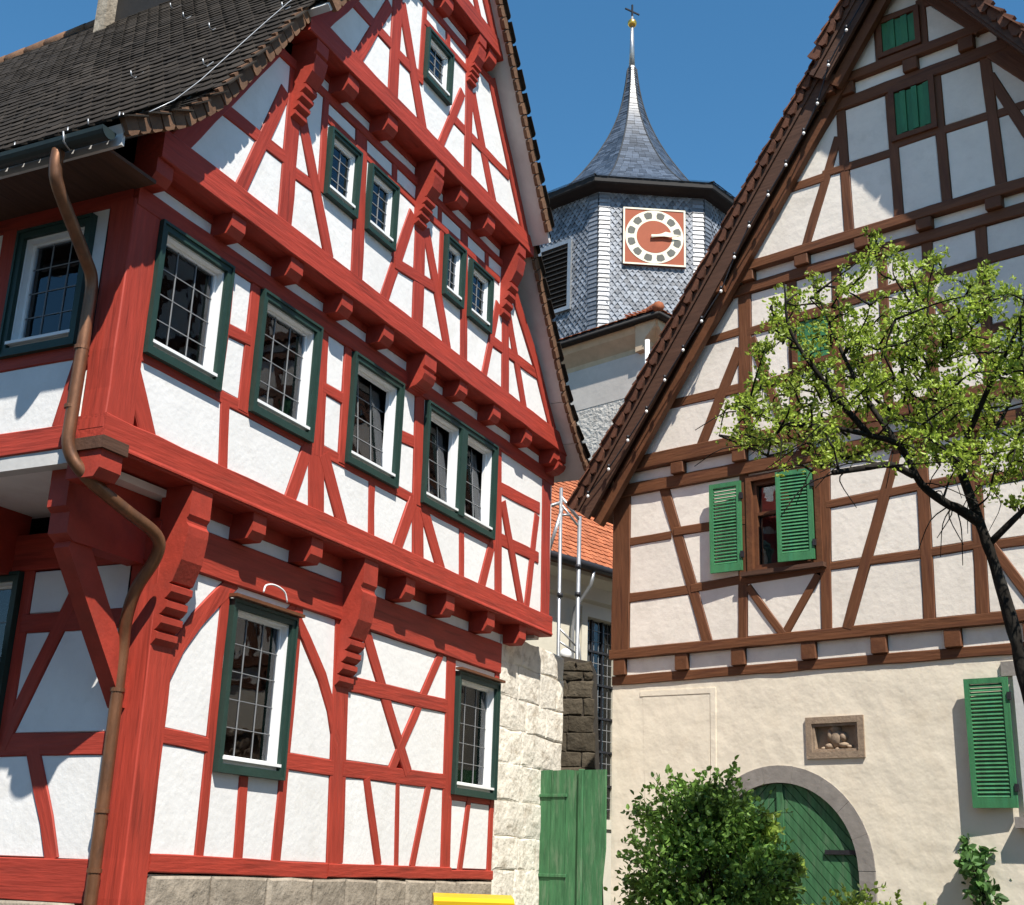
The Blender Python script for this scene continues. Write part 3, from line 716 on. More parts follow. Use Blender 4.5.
def left_roof():
    bm = bmesh.new()
    for prof in (ROOF_L, ROOF_R):
        segs = [(prof[0], prof[1], -.45), (prof[1], prof[2], -.45), (prof[2], prof[3], -.45), (prof[3], prof[4], -.72)]
        for (a, b), (c, d), t0 in segs:
            n = Vector((-(d - b), 0, c - a)).normalized(); n = n if n.z > 0 else -n
            v = []
            for t in (t0, 9.3):
                for (u, z) in ((a, b), (c, d)):
                    p = Vector((u, t, z + sag(u, t))); v += [bm.verts.new(p), bm.verts.new(p - n * .07)]
            for q in ((0, 2, 6, 4), (1, 5, 7, 3), (0, 1, 3, 2), (4, 6, 7, 5), (0, 4, 5, 1), (2, 3, 7, 6)): bm.faces.new([v[i] for i in q])
    roof = from_bm('roof', bm, soffit_w, LH)
    var = [tile_mesh('roof_tile', .172, .27, .014, tile_dk, random.random()) for _ in range(6)]
    mes, mxs = [], []
    def place(prof, sgn, tmax, keep=None):
        ln = plen(prof); i = 0; s = -.03
        while s < ln - .1:
            p, d = along(prof, max(s, 0)); p = p + d * min(0, s)
            t = verge_t(p.y) + (.09 if i % 2 else .0); j = 0
            while t < tmax:
                Y = Vector((d.x, 0, d.y)); X = Vector((0, -sgn, 0)); Zv = X.cross(Y)
                mx = Matrix((X, Y, Zv)).transposed().to_4x4()
                mx = mx @ Matrix.Rotation(random.uniform(-.03, .03), 4, 'Z') @ Matrix.Rotation(random.uniform(-.02, .03), 4, 'X')
                mx.translation = Vector((p.x, t + random.uniform(-.004, .004), p.y + sag(p.x, t))) + Zv * (.012 + random.uniform(0, .005))
                me = random.choice(var)
                if keep and keep(i, j): link('roof_tile', me, None, roof, mx)
                else: mes.append(me); mxs.append(mx)
                t += .178; j += 1
            s += .148; i += 1
    place(ROOF_L, 1, 9.2, lambda i, j: i < 18 and j < 11)
    place(ROOF_R, -1, .2)
    join_instances('roof_tile_field', mes, mxs, tile_dk, roof)
    # tiles bedded along both verges, seen edge-on from the gable
    for prof, sgn in ((ROOF_L, 1), (ROOF_R, -1)):
        s = 0.; ln = plen(prof)
        while s < ln - .1:
            p, d = along(prof, s); Y = Vector((d.x, 0, d.y)); X = Vector((0, -1, 0)); Zv = X.cross(Y) * sgn; Zv = Zv if Zv.z > 0 else -Zv
            bm = bmesh.new(); t0 = verge_t(p.y) - .035
            jt = random.uniform(-.008, .008); cr = [(0, -.09), (.02, -.105), (.11, -.1), (.138, -.075), (.145, .035), (.0, .06)]
            f = [bm.verts.new(Vector((p.x, t0 + jt, p.y)) + Y * a + Zv * b) for a, b in cr]; k = [bm.verts.new(Vector((p.x, t0 + .05, p.y)) + Y * a + Zv * b) for a, b in cr]
            bm.faces.new(f); bm.faces.new(k[::-1])
            for i in range(6): bm.faces.new((f[i], k[i], k[(i + 1) % 6], f[(i + 1) % 6]))
            from_bm('verge_tile', bm, tile_edge, roof); s += .152
    # ridge tiles
    t = -.7
    while t < 9.2:
        bm = bmesh.new(); z = 13.25 + sag(4.1, t)
        add_tube(bm, [(4.1, t, z - .05), (4.1, t + .42, z - .06)], [.15, .13], 10); from_bm('ridge_tile', bm, tile_edge, roof, smooth=True); t += .38
    # snow hooks, lightning cable
    for s, t in ((.9, .2), (1.3, .9), (2.2, .1), (2.6, 1.2), (3.4, -.2), (3.6, .8), (4.6, .3), (4.9, 1.9), (5.9, 1.0), (6.1, 2.8), (.45, -.1), (.5, 1.1), (.5, .5)):
        p, d = along(ROOF_L, s); b = Vector((p.x, t, p.y + sag(p.x, t))); Y = Vector((d.x, 0, d.y)); n = Vector((-d.y, 0, d.x))
        tube('snow_hook', [b + Y * .2 + n * .035, b + n * .05, b - Y * .03 + n * .09, b + n * .13], .007, steel, roof, 5)
    pts = []
    for i in range(14):
        s = .75 + i * .45; p, d = along(ROOF_L, s); t = -.1 - i * .02; n = Vector((-d.y, 0, d.x)); pts.append(Vector((p.x, t, p.y)) + n * .085)
    tube('lightning_cable', pts, .005, steel, roof, 5)
    # gutter, fascia, downpipe
    f1 = SL(0); n = 8
    outer = [(.76 + .075 * math.cos(math.pi + math.pi * i / n), 6.93 + .085 * math.sin(math.pi + math.pi * i / n)) for i in range(n + 1)]
    inner = [(.76 + .065 * math.cos(math.pi + math.pi * i / n), 6.93 + .075 * math.sin(math.pi + math.pi * i / n)) for i in range(n + 1)]
    g = prism('gutter', f1, outer + inner[::-1], -.38, 9.2, gutter_m, LH)
    plate_poly('end_cap', Frame((1, 0, 0), (0, 1, 0), (0, -.384, 0)), [(-o, z) for o, z in outer], -.006, .0, gutter_m, g)
    for t in (0., .9, 1.8, 2.7): tube('gutter_bracket', [(-.66, t, 6.99), (-.69, t, 6.9), (-.76, t, 6.835), (-.83, t, 6.87), (-.85, t, 6.95)], .008, steel, g, 6)
    box('fascia_board', f1, -.43, 9.2, .63, .66, 6.84, 6.985, soffit_w, LH)
    box('eave_soffit', f1, -.2, 9.2, .0, .63, 6.9, 6.93, dark_wood, LH)
    pth = smooth_path([(-.76, .12, 6.86), (-.76, .12, 6.7), (-.68, .13, 6.55), (-.27, .2, 6.2), (-.12, .23, 6.04), (-.1, .24, 5.7), (-.1, .25, 4.9), (-.085, .24, 4.62), (.04, .14, 4.42), (.42, .08, 4.26), (.78, .04, 4.13), (.88, .1, 3.98), (.89, .28, 3.72), (.93, .38, 3.48), (.985, .43, 3.25), (1.0, .44, 2.8), (1.0, .44, 1.2), (1.0, .44, .45)], 5)
    dp = tube('downpipe', pth, .052, copper, LH, 14)
    for z, y, x in ((5.45, .25, -.1), (4.95, .26, -.1), (2.9, .44, 1.0), (1.95, .44, 1.0), (1.5, .44, 1.0)): tube('pipe_collar', [(x, y, z), (x, y, z + .03)], .06, copper, dp, 14, False)
    # open bell turret on the ridge; the black box stands for its shaded inside
    b = 12.7
    tr = box('ridge_turret', GL, 3.6, 4.6, -4.42, -3.0, b - .8, b + 1.5, black_wood, LH)
    for u in (3.52, 4.68):
        for t in (2.95, 4.5): box('turret_post', GL, u - .09, u + .09, -t - .09, -t + .09, b - .7, b + 1.5, stone_p, tr)
    prism('turret_roof', Frame((0, 1, 0), (-1, 0, 0)), [(-3.1, b + 1.45), (-5.1, b + 1.45), (-4.3, b + 2.6), (-4.1, b + 2.9), (-3.9, b + 2.6)], 2.6, 4.95, tile_dk, tr)

left_gable(); left_side(); left_shell(); left_roof()
# ------------------------------------------------------------------ the brown half-timbered house
RH = empty('half_timbered_house', (1.4106, 16.9414, 0), R(-40.534))
tag(RH, 'brown half-timbered gable house with cream plaster, green shutters and a green arched gate', 'house', 'half-timbered houses')
GR = Frame((1, 0, 0), (0, -1, 0))
Q0, Q1, Q2, Q3, Q4 = -.06, 0., .08, .16, .22

U1 = [('post', .16, 6.55, .14, 4.44, .29), ('brace', .84, 6.55, 1.48, 4.44, .15), ('rail', .28, 5.89, .95, 5.9, .11), ('rail', 1.0, 5.93, 2.06, 5.93, .11), ('rail', .28, 5.13, 1.25, 5.14, .12), ('rail', 1.25, 5.15, 1.98, 5.18, .11),
      ('post', 2.05, 6.55, 1.98, 4.44, .13), ('brace', 2.07, 5.08, 2.53, 4.44, .1), ('brace', 3.02, 5.12, 2.55, 4.44, .1), ('post', 3.17, 6.55, 3.1, 4.44, .14), ('rail', 2.0, 5.17, 3.12, 5.2, .11), ('brace', 4.12, 6.55, 3.36, 4.44, .13), ('rail', 3.17, 5.96, 4.36, 6.0, .1), ('rail', 3.14, 5.2, 4.34, 5.21, .1),
      ('rail', 4.36, 5.21, 5.0, 5.23, .1), ('rail', 4.38, 6.0, 5.0, 6.02, .1), ('post', 4.39, 6.55, 4.35, 4.44, .14), ('post', 5.0, 6.55, 4.95, 4.44, .14), ('brace', 5.1, 5.2, 5.55, 4.44, .11), ('rail', 5.0, 5.2, 8.7, 5.22, .11),
      ('post', 5.7, 6.55, 5.68, 4.44, .14), ('post', 6.9, 6.55, 6.9, 4.44, .14), ('brace', 7.4, 4.44, 8.1, 6.55, .15), ('post', 8.8, 6.55, 8.8, 4.44, .29), ('rail', 5.0, 5.95, 8.7, 5.95, .11)]
U2 = [('brace', 2.08, 8.25, 1.47, 7.02, .15), ('rail', .8, 7.69, 2.1, 7.69, .13), ('rail', 2.2, 7.67, 2.85, 7.68, .13), ('rail', 1.4, 8.46, 2.1, 8.49, .12), ('rail', 2.2, 8.44, 5.32, 8.55, .12), ('post', 2.17, 9.0, 2.14, 7.02, .19),
      ('brace', 2.26, 8.35, 2.68, 7.02, .12), ('post', 2.86, 9.0, 2.84, 7.02, .13), ('post', 3.48, 9.0, 3.45, 7.02, .13), ('post', 4.09, 9.0, 4.06, 7.02, .12), ('post', 4.67, 9.0, 4.61, 7.02, .13), ('post', 5.32, 9.0, 5.27, 7.02, .13),
      ('rail', 5.3, 8.56, 7.3, 8.56, .12), ('rail', 3.45, 7.66, 7.8, 7.73, .11), ('brace', 4.75, 8.2, 5.3, 7.3, .11), ('rail', 2.86, 7.74, 3.47, 7.74, .1), ('post', 6.2, 9.0, 6.2, 7.02, .13), ('post', 7.0, 8.8, 7.05, 7.02, .19), ('brace', 7.1, 8.3, 7.7, 7.02, .15)]
U3 = [('rail', 2.75, 10.28, 3.42, 10.28, .12), ('rail', 3.4, 10.33, 3.7, 10.32, .1), ('brace', 3.64, 10.8, 3.12, 9.4, .12), ('post', 3.69, 11.17, 3.72, 9.4, .13), ('rail', 3.72, 10.32, 4.35, 10.31, .11), ('post', 4.36, 11.17, 4.38, 9.4, .12), ('post', 4.96, 11.17, 4.98, 9.4, .13), ('rail', 4.38, 10.4, 4.97, 10.4, .1),
      ('rail', 5.0, 10.38, 5.6, 10.37, .11), ('rail', 5.6, 10.35, 6.5, 10.35, .11), ('post', 5.58, 11.17, 5.63, 9.4, .13), ('brace', 5.62, 10.9, 6.2, 9.4, .12)]
U4 = [('post', 4.28, 12.3, 4.28, 11.6, .1), ('post', 4.87, 12.3, 4.87, 11.6, .12), ('rail', 4.1, 12.24, 5.1, 12.2, .1), ('rail', 4.28, 11.67, 4.87, 11.66, .08)]

def shutter(fr, u0, u1, z0, z1, o, parent, m=None, swing=0., hinge=1):
    """louvred leaf: stiles and rails with slanting slats, on its own hinge line"""
    m = m or green_sh
    base = fr.P(u0 if hinge < 0 else u1, o, 0)
    A = Matrix.Rotation(swing, 3, 'Z') @ fr.A; N = Matrix.Rotation(swing, 3, 'Z') @ fr.N
    w = u1 - u0; lf = Frame(A, N, base); a0, a1 = (0, w) if hinge < 0 else (-w, 0)
    s = ring('shutter', lf, a0, a1, z0, z1, .058, 0, .036, m, parent, .1)
    bm = bmesh.new(); n = int((z1 - z0 - .16) / .042)
    for i in range(n):
        z = z0 + .1 + (z1 - z0 - .16) * (i + .5) / n
        add_prism(bm, lf, [(.006, z + .016), (.012, z + .02), (.031, z - .014), (.025, z - .018)], a0 + .05, a1 - .05)
    sl = from_bm('louvre_slats', bm, m, s); sl['kind'] = 'stuff'
    for zz in (z0 + .2, z1 - .2): box('hinge', lf, -.012, .03 if hinge < 0 else .02, .0, .05, zz - .04, zz + .04, dark_metal, s)
    return s

def plank_shutter(fr, u0, u1, z0, z1, o, parent, n=5, skew=.0):
    w = window_frame = ring('window', fr, u0 - .07, u1 + .07, z0 - .07, z1 + .07, .068, o - .05, o + .03, brown_m, parent)
    for i in range(n):
        a0 = u0 + (u1 - u0) * i / n; a1 = u0 + (u1 - u0) * (i + 1) / n - .006; r_ = [random.uniform(-.012, .012) for _ in range(4)]
        plate_poly('plank', fr, [(a0, z0 + r_[0] + .01), (a1, z0 + r_[1] + .01), (a1 + skew, z1 + r_[2] - .01), (a0 + skew, z1 + r_[3] - .01)], o - .03, o + .0 + .014 * (i % 2) + random.uniform(0, .01), green_sh, w)
    for zz in (z0 + .12, z1 - .12): box('batten', fr, u0 - .015, u1 + .0, o - .05, o - .032, zz - .03, zz + .03, green_sh, w)

def right_gable():
    m, P = brown, RH
    mir = lambda pts: [(9.24 - a, z) for a, z in pts]
    h = timber_set(GR, U1, Q1, m, P)
    beam('sill_beam', GR, [(-.03, 4.395), (8.98, 4.395)], .13, Q1 + .018, m, P, .25)
    beam('plate_beam', GR, [(-.2, 6.615), (9.1, 6.615)], .17, Q1 + .05, m, P, .25)
    infill(GR, rect(0, 8.95, 4.42, 6.56), h + [rect(2.1, 3.08, 5.2, 6.5), rect(0, 9, 4.4, 4.46), rect(0, 9, 6.53, 6.6)], Q1, cream_pl, P)
    h = timber_set(GR, U2, Q2, m, P)
    rk = [(.23, 7.0), (1.68, 8.78), (1.9, 9.05)]
    for pts, e in ((rk, 0), (mir(rk), .004)): beam('rake_beam', GR, pts, .25, Q2 + .03 + e, m, P); h.append(offset_poly(pts, .25))
    beam('sill_beam', GR, [(.0, 6.95), (9.2, 6.95)], .19, Q2 + .035, m, P, .25); beam('plate_beam', GR, [(1.8, 9.06), (7.4, 9.06)], .15, Q2 + .045, m, P, .25)
    infill(GR, [(.1, 7.0), (9.1, 7.0), (7.4, 9.0), (1.84, 9.0)], h + [rect(2.88, 3.4, 7.79, 8.42), rect(0, 9.2, 6.9, 7.045), rect(1, 8, 8.98, 9.1)], Q2, cream_pl, P)
    h = timber_set(GR, U3, Q3, m, P)
    rk = [(2.06, 9.38), (3.56, 11.25)]
    for pts, e in ((rk, 0), (mir(rk), .004)): beam('rake_beam', GR, pts, .25, Q3 + .03 + e, m, P); h.append(offset_poly(pts, .25))
    beam('sill_beam', GR, [(1.95, 9.345), (7.3, 9.345)], .13, Q3 + .035, m, P, .25); beam('plate_beam', GR, [(3.4, 11.24), (5.85, 11.24)], .17, Q3 + .04, m, P, .2)
    infill(GR, [(2.05, 9.38), (7.2, 9.38), (5.68, 11.2), (3.56, 11.2)], h + [rect(4.42, 4.9, 10.46, 11.2), rect(2, 8, 9.3, 9.41), rect(3, 6, 11.15, 11.3)], Q3, cream_pl, P)
    h = timber_set(GR, U4, Q4, m, P)
    rk = [(3.62, 11.55), (4.62, 12.82)]
    for pts, e in ((rk, 0), (mir(rk), .004)): beam('rake_beam', GR, pts, .24, Q4 + .03 + e, m, P); h.append(offset_poly(pts, .24))
    beam('sill_beam', GR, [(3.5, 11.565), (5.74, 11.565)], .13, Q4 + .035, m, P, .25)
    infill(GR, [(3.6, 11.6), (5.64, 11.6), (4.62, 12.9)], h + [rect(4.33, 4.81, 11.7, 12.18), rect(3, 6, 11.5, 11.63)], Q4, cream_pl, P)
    # floors: beam ends, plaster between, plates
    for us, ol, ou, z0, z1, hi in (([.12, 1.08, 1.9, 2.85, 3.73, 4.59, 5.45, 6.3, 7.2, 8.1, 8.8], Q0, Q1 + .005, 4.122, 4.33, 8.95), ([.18, 1.1, 2.03, 2.95, 3.87, 4.8, 5.7, 6.6, 7.5, 8.4], Q1, Q2 + .03, 6.7, 6.853, 8.9),
                                   ([2.26, 3.05, 3.88, 4.68, 5.52, 6.3, 7.0], Q2, Q3 + .03, 9.135, 9.278, 7.3), ([3.82, 4.68, 5.39], Q3, Q4 + .03, 11.325, 11.498, 6.2)):
        for u in us: box('joist_end', GR, u - .095, u + .095, ol - .05, ou, z0, z1, brown_m, P, .008)
        ext = [us[0] - .75] + us + ([us[-1] + (.6 if hi > 6.5 else .45)] if us[-1] < hi - .4 else [])
        if ol == Q0: ext = us
        for a0, a1 in zip(ext, ext[1:]): box('plaster_strip', GR, a0 + .1, a1 - .1, ol - .06, ol + .012, z0, z1 - .004, cream_pl, P)
    beam('plate_beam', GR, [(-.02, 4.06), (8.97, 4.06)], .12, Q0 + .022, m, P, .25)
    # window between shutters on the first floor
    w = ring('window', GR, 2.08, 3.1, 5.22, 6.5, .075, -.06, .03, brown_m, P)
    plate_poly('pane', GR, rect(2.16, 3.02, 5.3, 6.42), -.1, -.095, glass, w)
    bm = bmesh.new(); add_ring(bm, GR, 2.155, 2.59, 5.295, 6.425, .05, -.09, -.03); add_ring(bm, GR, 2.59, 3.025, 5.295, 6.425, .05, -.088, -.032); add_box(bm, GR, 2.2, 2.98, -.085, -.04, 5.98, 6.02)
    from_bm('casement', bm, brown_m, w)
    box('window_sill', GR, 2.02, 3.14, -.03, .1, 5.195, 5.25, dark_wood, w)
    shutter(GR, 1.6, 2.04, 5.28, 6.44, .06, P, swing=R(4), hinge=1)
    shutter(GR, 2.56, 3.02, 5.3, 6.44, .05, P, swing=R(8), hinge=1)
    plank_shutter(GR, 2.92, 3.36, 7.84, 8.38, Q2 + .02, P, 4)
    plank_shutter(GR, 4.43, 4.88, 10.5, 11.12, Q3 + .02, P, 6)
    plank_shutter(GR, 4.35, 4.78, 11.72, 12.15, Q4 + .02, P, 5)

def right_ground():
    P = RH
    cu, sp, ri, ro = 2.37, 1.76, .96, 1.16
    door = [(cu - ri, GZ), (cu + ri, GZ)] + [(cu + ri * math.cos(t * math.pi / 20), sp + ri * math.sin(t * math.pi / 20)) for t in range(21)]
    outer = [(cu - ro, GZ), (cu + ro, GZ)] + [(cu + ro * math.cos(t * math.pi / 20), sp + ro * math.sin(t * math.pi / 20)) for t in range(21)]
    infill(GR, rect(-.02, 8.95, GZ - .1, 4.03), [outer, rect(5.22, 6.2, 2.35, 3.75), rect(2.8, 3.44, 3.02, 3.41)], Q0, beige_pl, P, 'rendered_wall', 0.)
    # the walled-up opening that shows through the render
    plate_poly('walled_up_patch', GR, [(.5, 2.3), (1.44, 2.28), (1.46, 3.8), (.46, 3.82)], Q0 - .05, Q0 + .003, beige_pl, P)
    plate_poly('walled_up_rim', GR, [(1.462, 2.4), (1.53, 2.4), (1.55, 3.88), (.42, 3.9), (.42, 3.835), (1.47, 3.815)], Q0 - .05, Q0 + .008, beige_pl, P)
    # arch surround of dressed blocks
    n = 9
    s = box('gate_surround', GR, cu + ri + .002, cu + ro - .002, Q0 - .22, Q0 + .014, GZ, sp - .002, arch_m, P, .006)
    box('jamb_stone', GR, cu - ro + .002, cu - ri - .002, Q0 - .22, Q0 + .014, GZ, sp - .002, arch_m, s, .006)
    for k in range(n):
        t0, t1 = math.pi * k / n + .0012, math.pi * (k + 1) / n - .0012; ang = [t0 + (t1 - t0) * i / 4 for i in range(5)]
        pts = [(cu + (ro - .002) * math.cos(t), sp + (ro - .002) * math.sin(t)) for t in ang] + [(cu + (ri + .002) * math.cos(t), sp + (ri + .002) * math.sin(t)) for t in ang[::-1]]
        plate_poly('arch_stone', GR, pts, Q0 - .22, Q0 + .014 + random.uniform(-.002, .002), arch_m, s)
    # gate of diagonal boards
    g = plate_poly('arched_gate', GR, door, Q0 - .1, Q0 - .07, green_gate, P)
    for half in (-1, 1):
        cl = clip_convex(door, [(cu - 2, -1), (cu - .004, -1), (cu - .004, 5), (cu - 2, 5)] if half < 0 else [(cu + .004, -1), (cu + 2, -1), (cu + 2, 5), (cu + .004, 5)])
        for k in range(-14, 40):
            c0 = -1.5 + k * .1; sl = -1.05 * half
            q = [(cu - 1.2, c0 + sl * (-1.2) + .006), (cu + 1.2, c0 + sl * 1.2 + .006), (cu + 1.2, c0 + sl * 1.2 + .122), (cu - 1.2, c0 + sl * (-1.2) + .122)]
            c0_ = GZ + k * .13; dz = c0_ - c0; q = [(a, z + dz) for a, z in q]
            pl_ = clip_convex(q, cl)
            if len(pl_) >= 3:
                ar = abs(sum(pl_[i].cross(pl_[(i + 1) % len(pl_)]) for i in range(len(pl_)))) / 2
                if ar > .003: plate_poly('board', GR, [tuple(p) for p in pl_], Q0 - .07, Q0 - .045 + random.uniform(-.003, .003), green_gate, g)
    plate_poly('meeting_strip', GR, rect(cu - .04, cu + .04, GZ, sp + ri - .01), Q0 - .046, Q0 - .02, green_gate, g)
    box('hinge', GR, cu + .55, cu + .93, Q0 - .045, Q0 - .02, 1.93, 1.98, dark_metal, g)
    # relief plaque
    pq = ring('relief_plaque', GR, 2.76, 3.48, 2.98, 3.45, .075, Q0 - .06, Q0 + .025, sandst, P)
    ring('inner_moulding', GR, 2.836, 3.404, 3.056, 3.374, .03, Q0 - .13, Q0 + .008, sandst, pq)
    box('back_slab', GR, 2.85, 3.39, Q0 - .12, Q0 - .07, 3.07, 3.36, sandst, pq)
    bm = bmesh.new()
    for a, z, ra, rz in ((3.11, 3.21, .075, .1), (3.10, 3.30, .06, .05), (3.04, 3.13, .05, .035), (3.18, 3.14, .055, .03), (3.05, 3.24, .035, .07), (3.18, 3.22, .04, .05), (3.24, 3.12, .03, .02), (2.98, 3.11, .03, .02), (3.12, 3.1, .03, .02)):
        r0 = bmesh.ops.create_icosphere(bm, subdivisions=2, radius=1.)
        for v in r0['verts']: v.co = GR.P(3.11 + (a - 3.11) * 1.25 + v.co.x * ra * 1.25, Q0 - .07 + v.co.y * .065, 3.2 + (z - 3.2) * 1.15 + v.co.z * rz * 1.2)
    from_bm('carved_relief', bm, sandst, pq, smooth=True)
    # right ground-floor window with its open shutter
    w = ring('window', GR, 5.2, 6.22, 2.33, 3.77, .13, Q0 - .12, Q0 + .04, soffit_w, P)
    box('window_sill', GR, 5.12, 6.3, Q0 - .1, Q0 + .12, 2.22, 2.328, arch_m, w)
    ring('casement', GR, 5.33, 6.09, 2.46, 3.64, .06, Q0 - .1, Q0 - .05, white_pt, w)
    plate_poly('pane', GR, rect(5.38, 6.04, 2.5, 3.6), Q0 - .085, Q0 - .08, glass, w)
    box('lintel', GR, 5.08, 6.3, Q0 - .1, Q0 + .03, 3.775, 3.93, arch_m, w)
    shutter(GR, 4.69, 5.15, 2.42, 3.76, Q0 + .045, P, swing=R(3), hinge=1)
    # quoin stones of the left corner, hardly standing out of the render
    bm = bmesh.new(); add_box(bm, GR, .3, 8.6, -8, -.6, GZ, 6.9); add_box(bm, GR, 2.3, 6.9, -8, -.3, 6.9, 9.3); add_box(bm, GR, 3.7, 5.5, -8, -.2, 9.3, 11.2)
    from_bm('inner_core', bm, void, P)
    box('side_wall', Frame((0, 1, 0), (-1, 0, 0)), .13, 9, -.2, -.022, GZ, 6.6, cream_pl, P)
    box('side_wall', Frame((0, 1, 0), (-1, 0, 0), (8.95, 0, 0)), .13, 9, -.2, .0, GZ, 6.6, cream_pl, P)

RL = [(-.42, 6.40), (4.54, 13.27)]; RR = [(9.5, 6.33), (4.54, 13.27)]
def right_roof():
    P = RH
    bm = bmesh.new()
    dl = Vector((4.96, 6.87)).normalized(); xs = 3.48; zs = 6.4 + (xs + .42) * 6.87 / 4.96
    for (a, b), (c, d), t0 in (((-.42, 6.40), (xs, zs), -.40), ((xs, zs), (4.54, 13.27), -.52), ((9.5, 6.33), (4.54, 13.27), -.82)):
        n = Vector((-(d - b), 0, c - a)).normalized(); n = n if n.z > 0 else -n; v = []
        for t in (t0, 9.2):
            for u, z in ((a, b), (c, d)): p = Vector((u, t, z)) - n * .05; v += [bm.verts.new(p), bm.verts.new(p - n * .07)]
        for q in ((0, 2, 6, 4), (1, 5, 7, 3), (0, 1, 3, 2), (4, 6, 7, 5), (0, 4, 5, 1), (2, 3, 7, 6)): bm.faces.new([v[i] for i in q])
    roof = from_bm('roof', bm, dark_wood, P)
    var = [tile_mesh('roof_tile', .19, .3, .018, tile_rd, random.random()) for _ in range(5)]
    mes, mxs = [], []
    for prof, sgn, tf in ((RL, 1, lambda z: -.42 if z < zs else -.54), (RR, -1, lambda z: -.84)):
        ln = plen(prof); s = -.04; i = 0
        while s < ln - .1:
            p, d = along(prof, max(0, s)); t = tf(p.y) + (.1 if i % 2 else 0)
            Y = Vector((d.x, 0, d.y)); X = Vector((0, -sgn, 0)); Zv = X.cross(Y); j = 0
            while t < 9.1:
                mx = Matrix((X, Y, Zv)).transposed().to_4x4() @ Matrix.Rotation(random.uniform(-.04, .04), 4, 'Z')
                mx.translation = Vector((p.x, t, p.y)) + Zv * (-.04 + random.uniform(0, .008))
                if j == 0 or (j == 1 and sgn > 0): link('roof_tile', random.choice(var), None, roof, mx)
                else: mes.append(random.choice(var)); mxs.append(mx)
                t += .196; j += 1
            s += .165; i += 1
        # verge tiles
        s = 0.
        while s < ln - .1:
            p, d = along(prof, s); Y = Vector((d.x, 0, d.y)); Zv = Vector((-d.y, 0, d.x)); Zv = Zv if Zv.z > 0 else -Zv
            bm = bmesh.new(); t0 = tf(p.y) - .05 + random.uniform(-.012, .012)
            cr = [(-.01, -.1), (.03, -.13), (.14, -.1), (.178, -.055), (.182, .0), (.0, .05)]
            f = [bm.verts.new(Vector((p.x, t0, p.y)) + Y * a + Zv * b) for a, b in cr]; k = [bm.verts.new(Vector((p.x, t0 + .07, p.y)) + Y * a + Zv * b) for a, b in cr]
            bm.faces.new(f); bm.faces.new(k[::-1])
            for i in range(6): bm.faces.new((f[i], k[i], k[(i + 1) % 6], f[(i + 1) % 6]))
            from_bm('verge_tile', bm, tile_rd, roof); s += .186
    join_instances('roof_tile_field', mes, mxs, tile_rd, roof)
    # barge boards with a raised moulding
    def barge(p0, p1, o, sgn):
        d = (Vector(p1) - Vector(p0)).normalized(); n = Vector((d.y, -d.x)) * sgn
        q = lambda a, b: [tuple(Vector(p0) + n * a), tuple(Vector(p1) + n * a), tuple(Vector(p1) + n * b), tuple(Vector(p0) + n * b)]
        b_ = plate_poly('barge_board', GR, q(.08, .36 if sgn > 0 else .2), o - .05, o, dark_wood, roof)
        plate_poly('barge_moulding', GR, q(.10, .17), o - .01, o + .025, dark_wood, b_)
        if sgn > 0: plate_poly('verge_lath', GR, q(.36, .5), o - .22, o - .12, brown_m, b_)
    barge((-.42, 6.40), (xs - .02, zs - .03), .40, 1); barge((xs - .1, zs - .14), (4.54, 13.27), .52, 1); barge((9.5, 6.33), (4.56, 13.24), .82, -1)
    for u in (1.9, 3.6): box('purlin_end', GR, u - .1, u + .1, 0, .38, 6.4 + (u + .42) * 1.385 - .62, 6.4 + (u + .42) * 1.385 - .42, brown_m, roof)
right_gable(); right_ground(); right_roof()

# string of bulbs along the left verge
LS = empty('light_string', (1.4106, 16.9414, 0), R(-40.534))
tag(LS, 'string of small white bulbs running up the left verge of the brown house', 'string lights')
bul = [(-.08, 6.48), (.26, 6.8), (.57, 7.15), (.87, 7.5), (1.16, 7.88), (1.45, 8.24), (1.74, 8.58), (2.04, 8.93), (2.25, 9.36), (2.48, 9.74), (2.77, 10.1), (3.04, 10.45), (3.31, 10.82), (3.52, 11.18), (3.75, 11.6), (4.02, 12.01), (4.3, 12.37)]
def bo(z): return .47 if z < 11.5 else .58
tube('cable', [GR.P(a, bo(z) - .015, z + .03) for a, z in bul], .01, dark_metal, LS, 5)
for a, z in bul:
    bm = bmesh.new(); r0 = bmesh.ops.create_icosphere(bm, subdivisions=2, radius=.02)
    for v in r0['verts']: v.co = GR.P(a, bo(z), z) + Vector((v.co.x, v.co.y, v.co.z * 1.25))
    from_bm('bulb', bm, bulb_m, LS, smooth=True)
    tube('bulb_socket', [GR.P(a, bo(z), z + .03), GR.P(a, bo(z), z + .07)], .018, dark_metal, LS, 6)
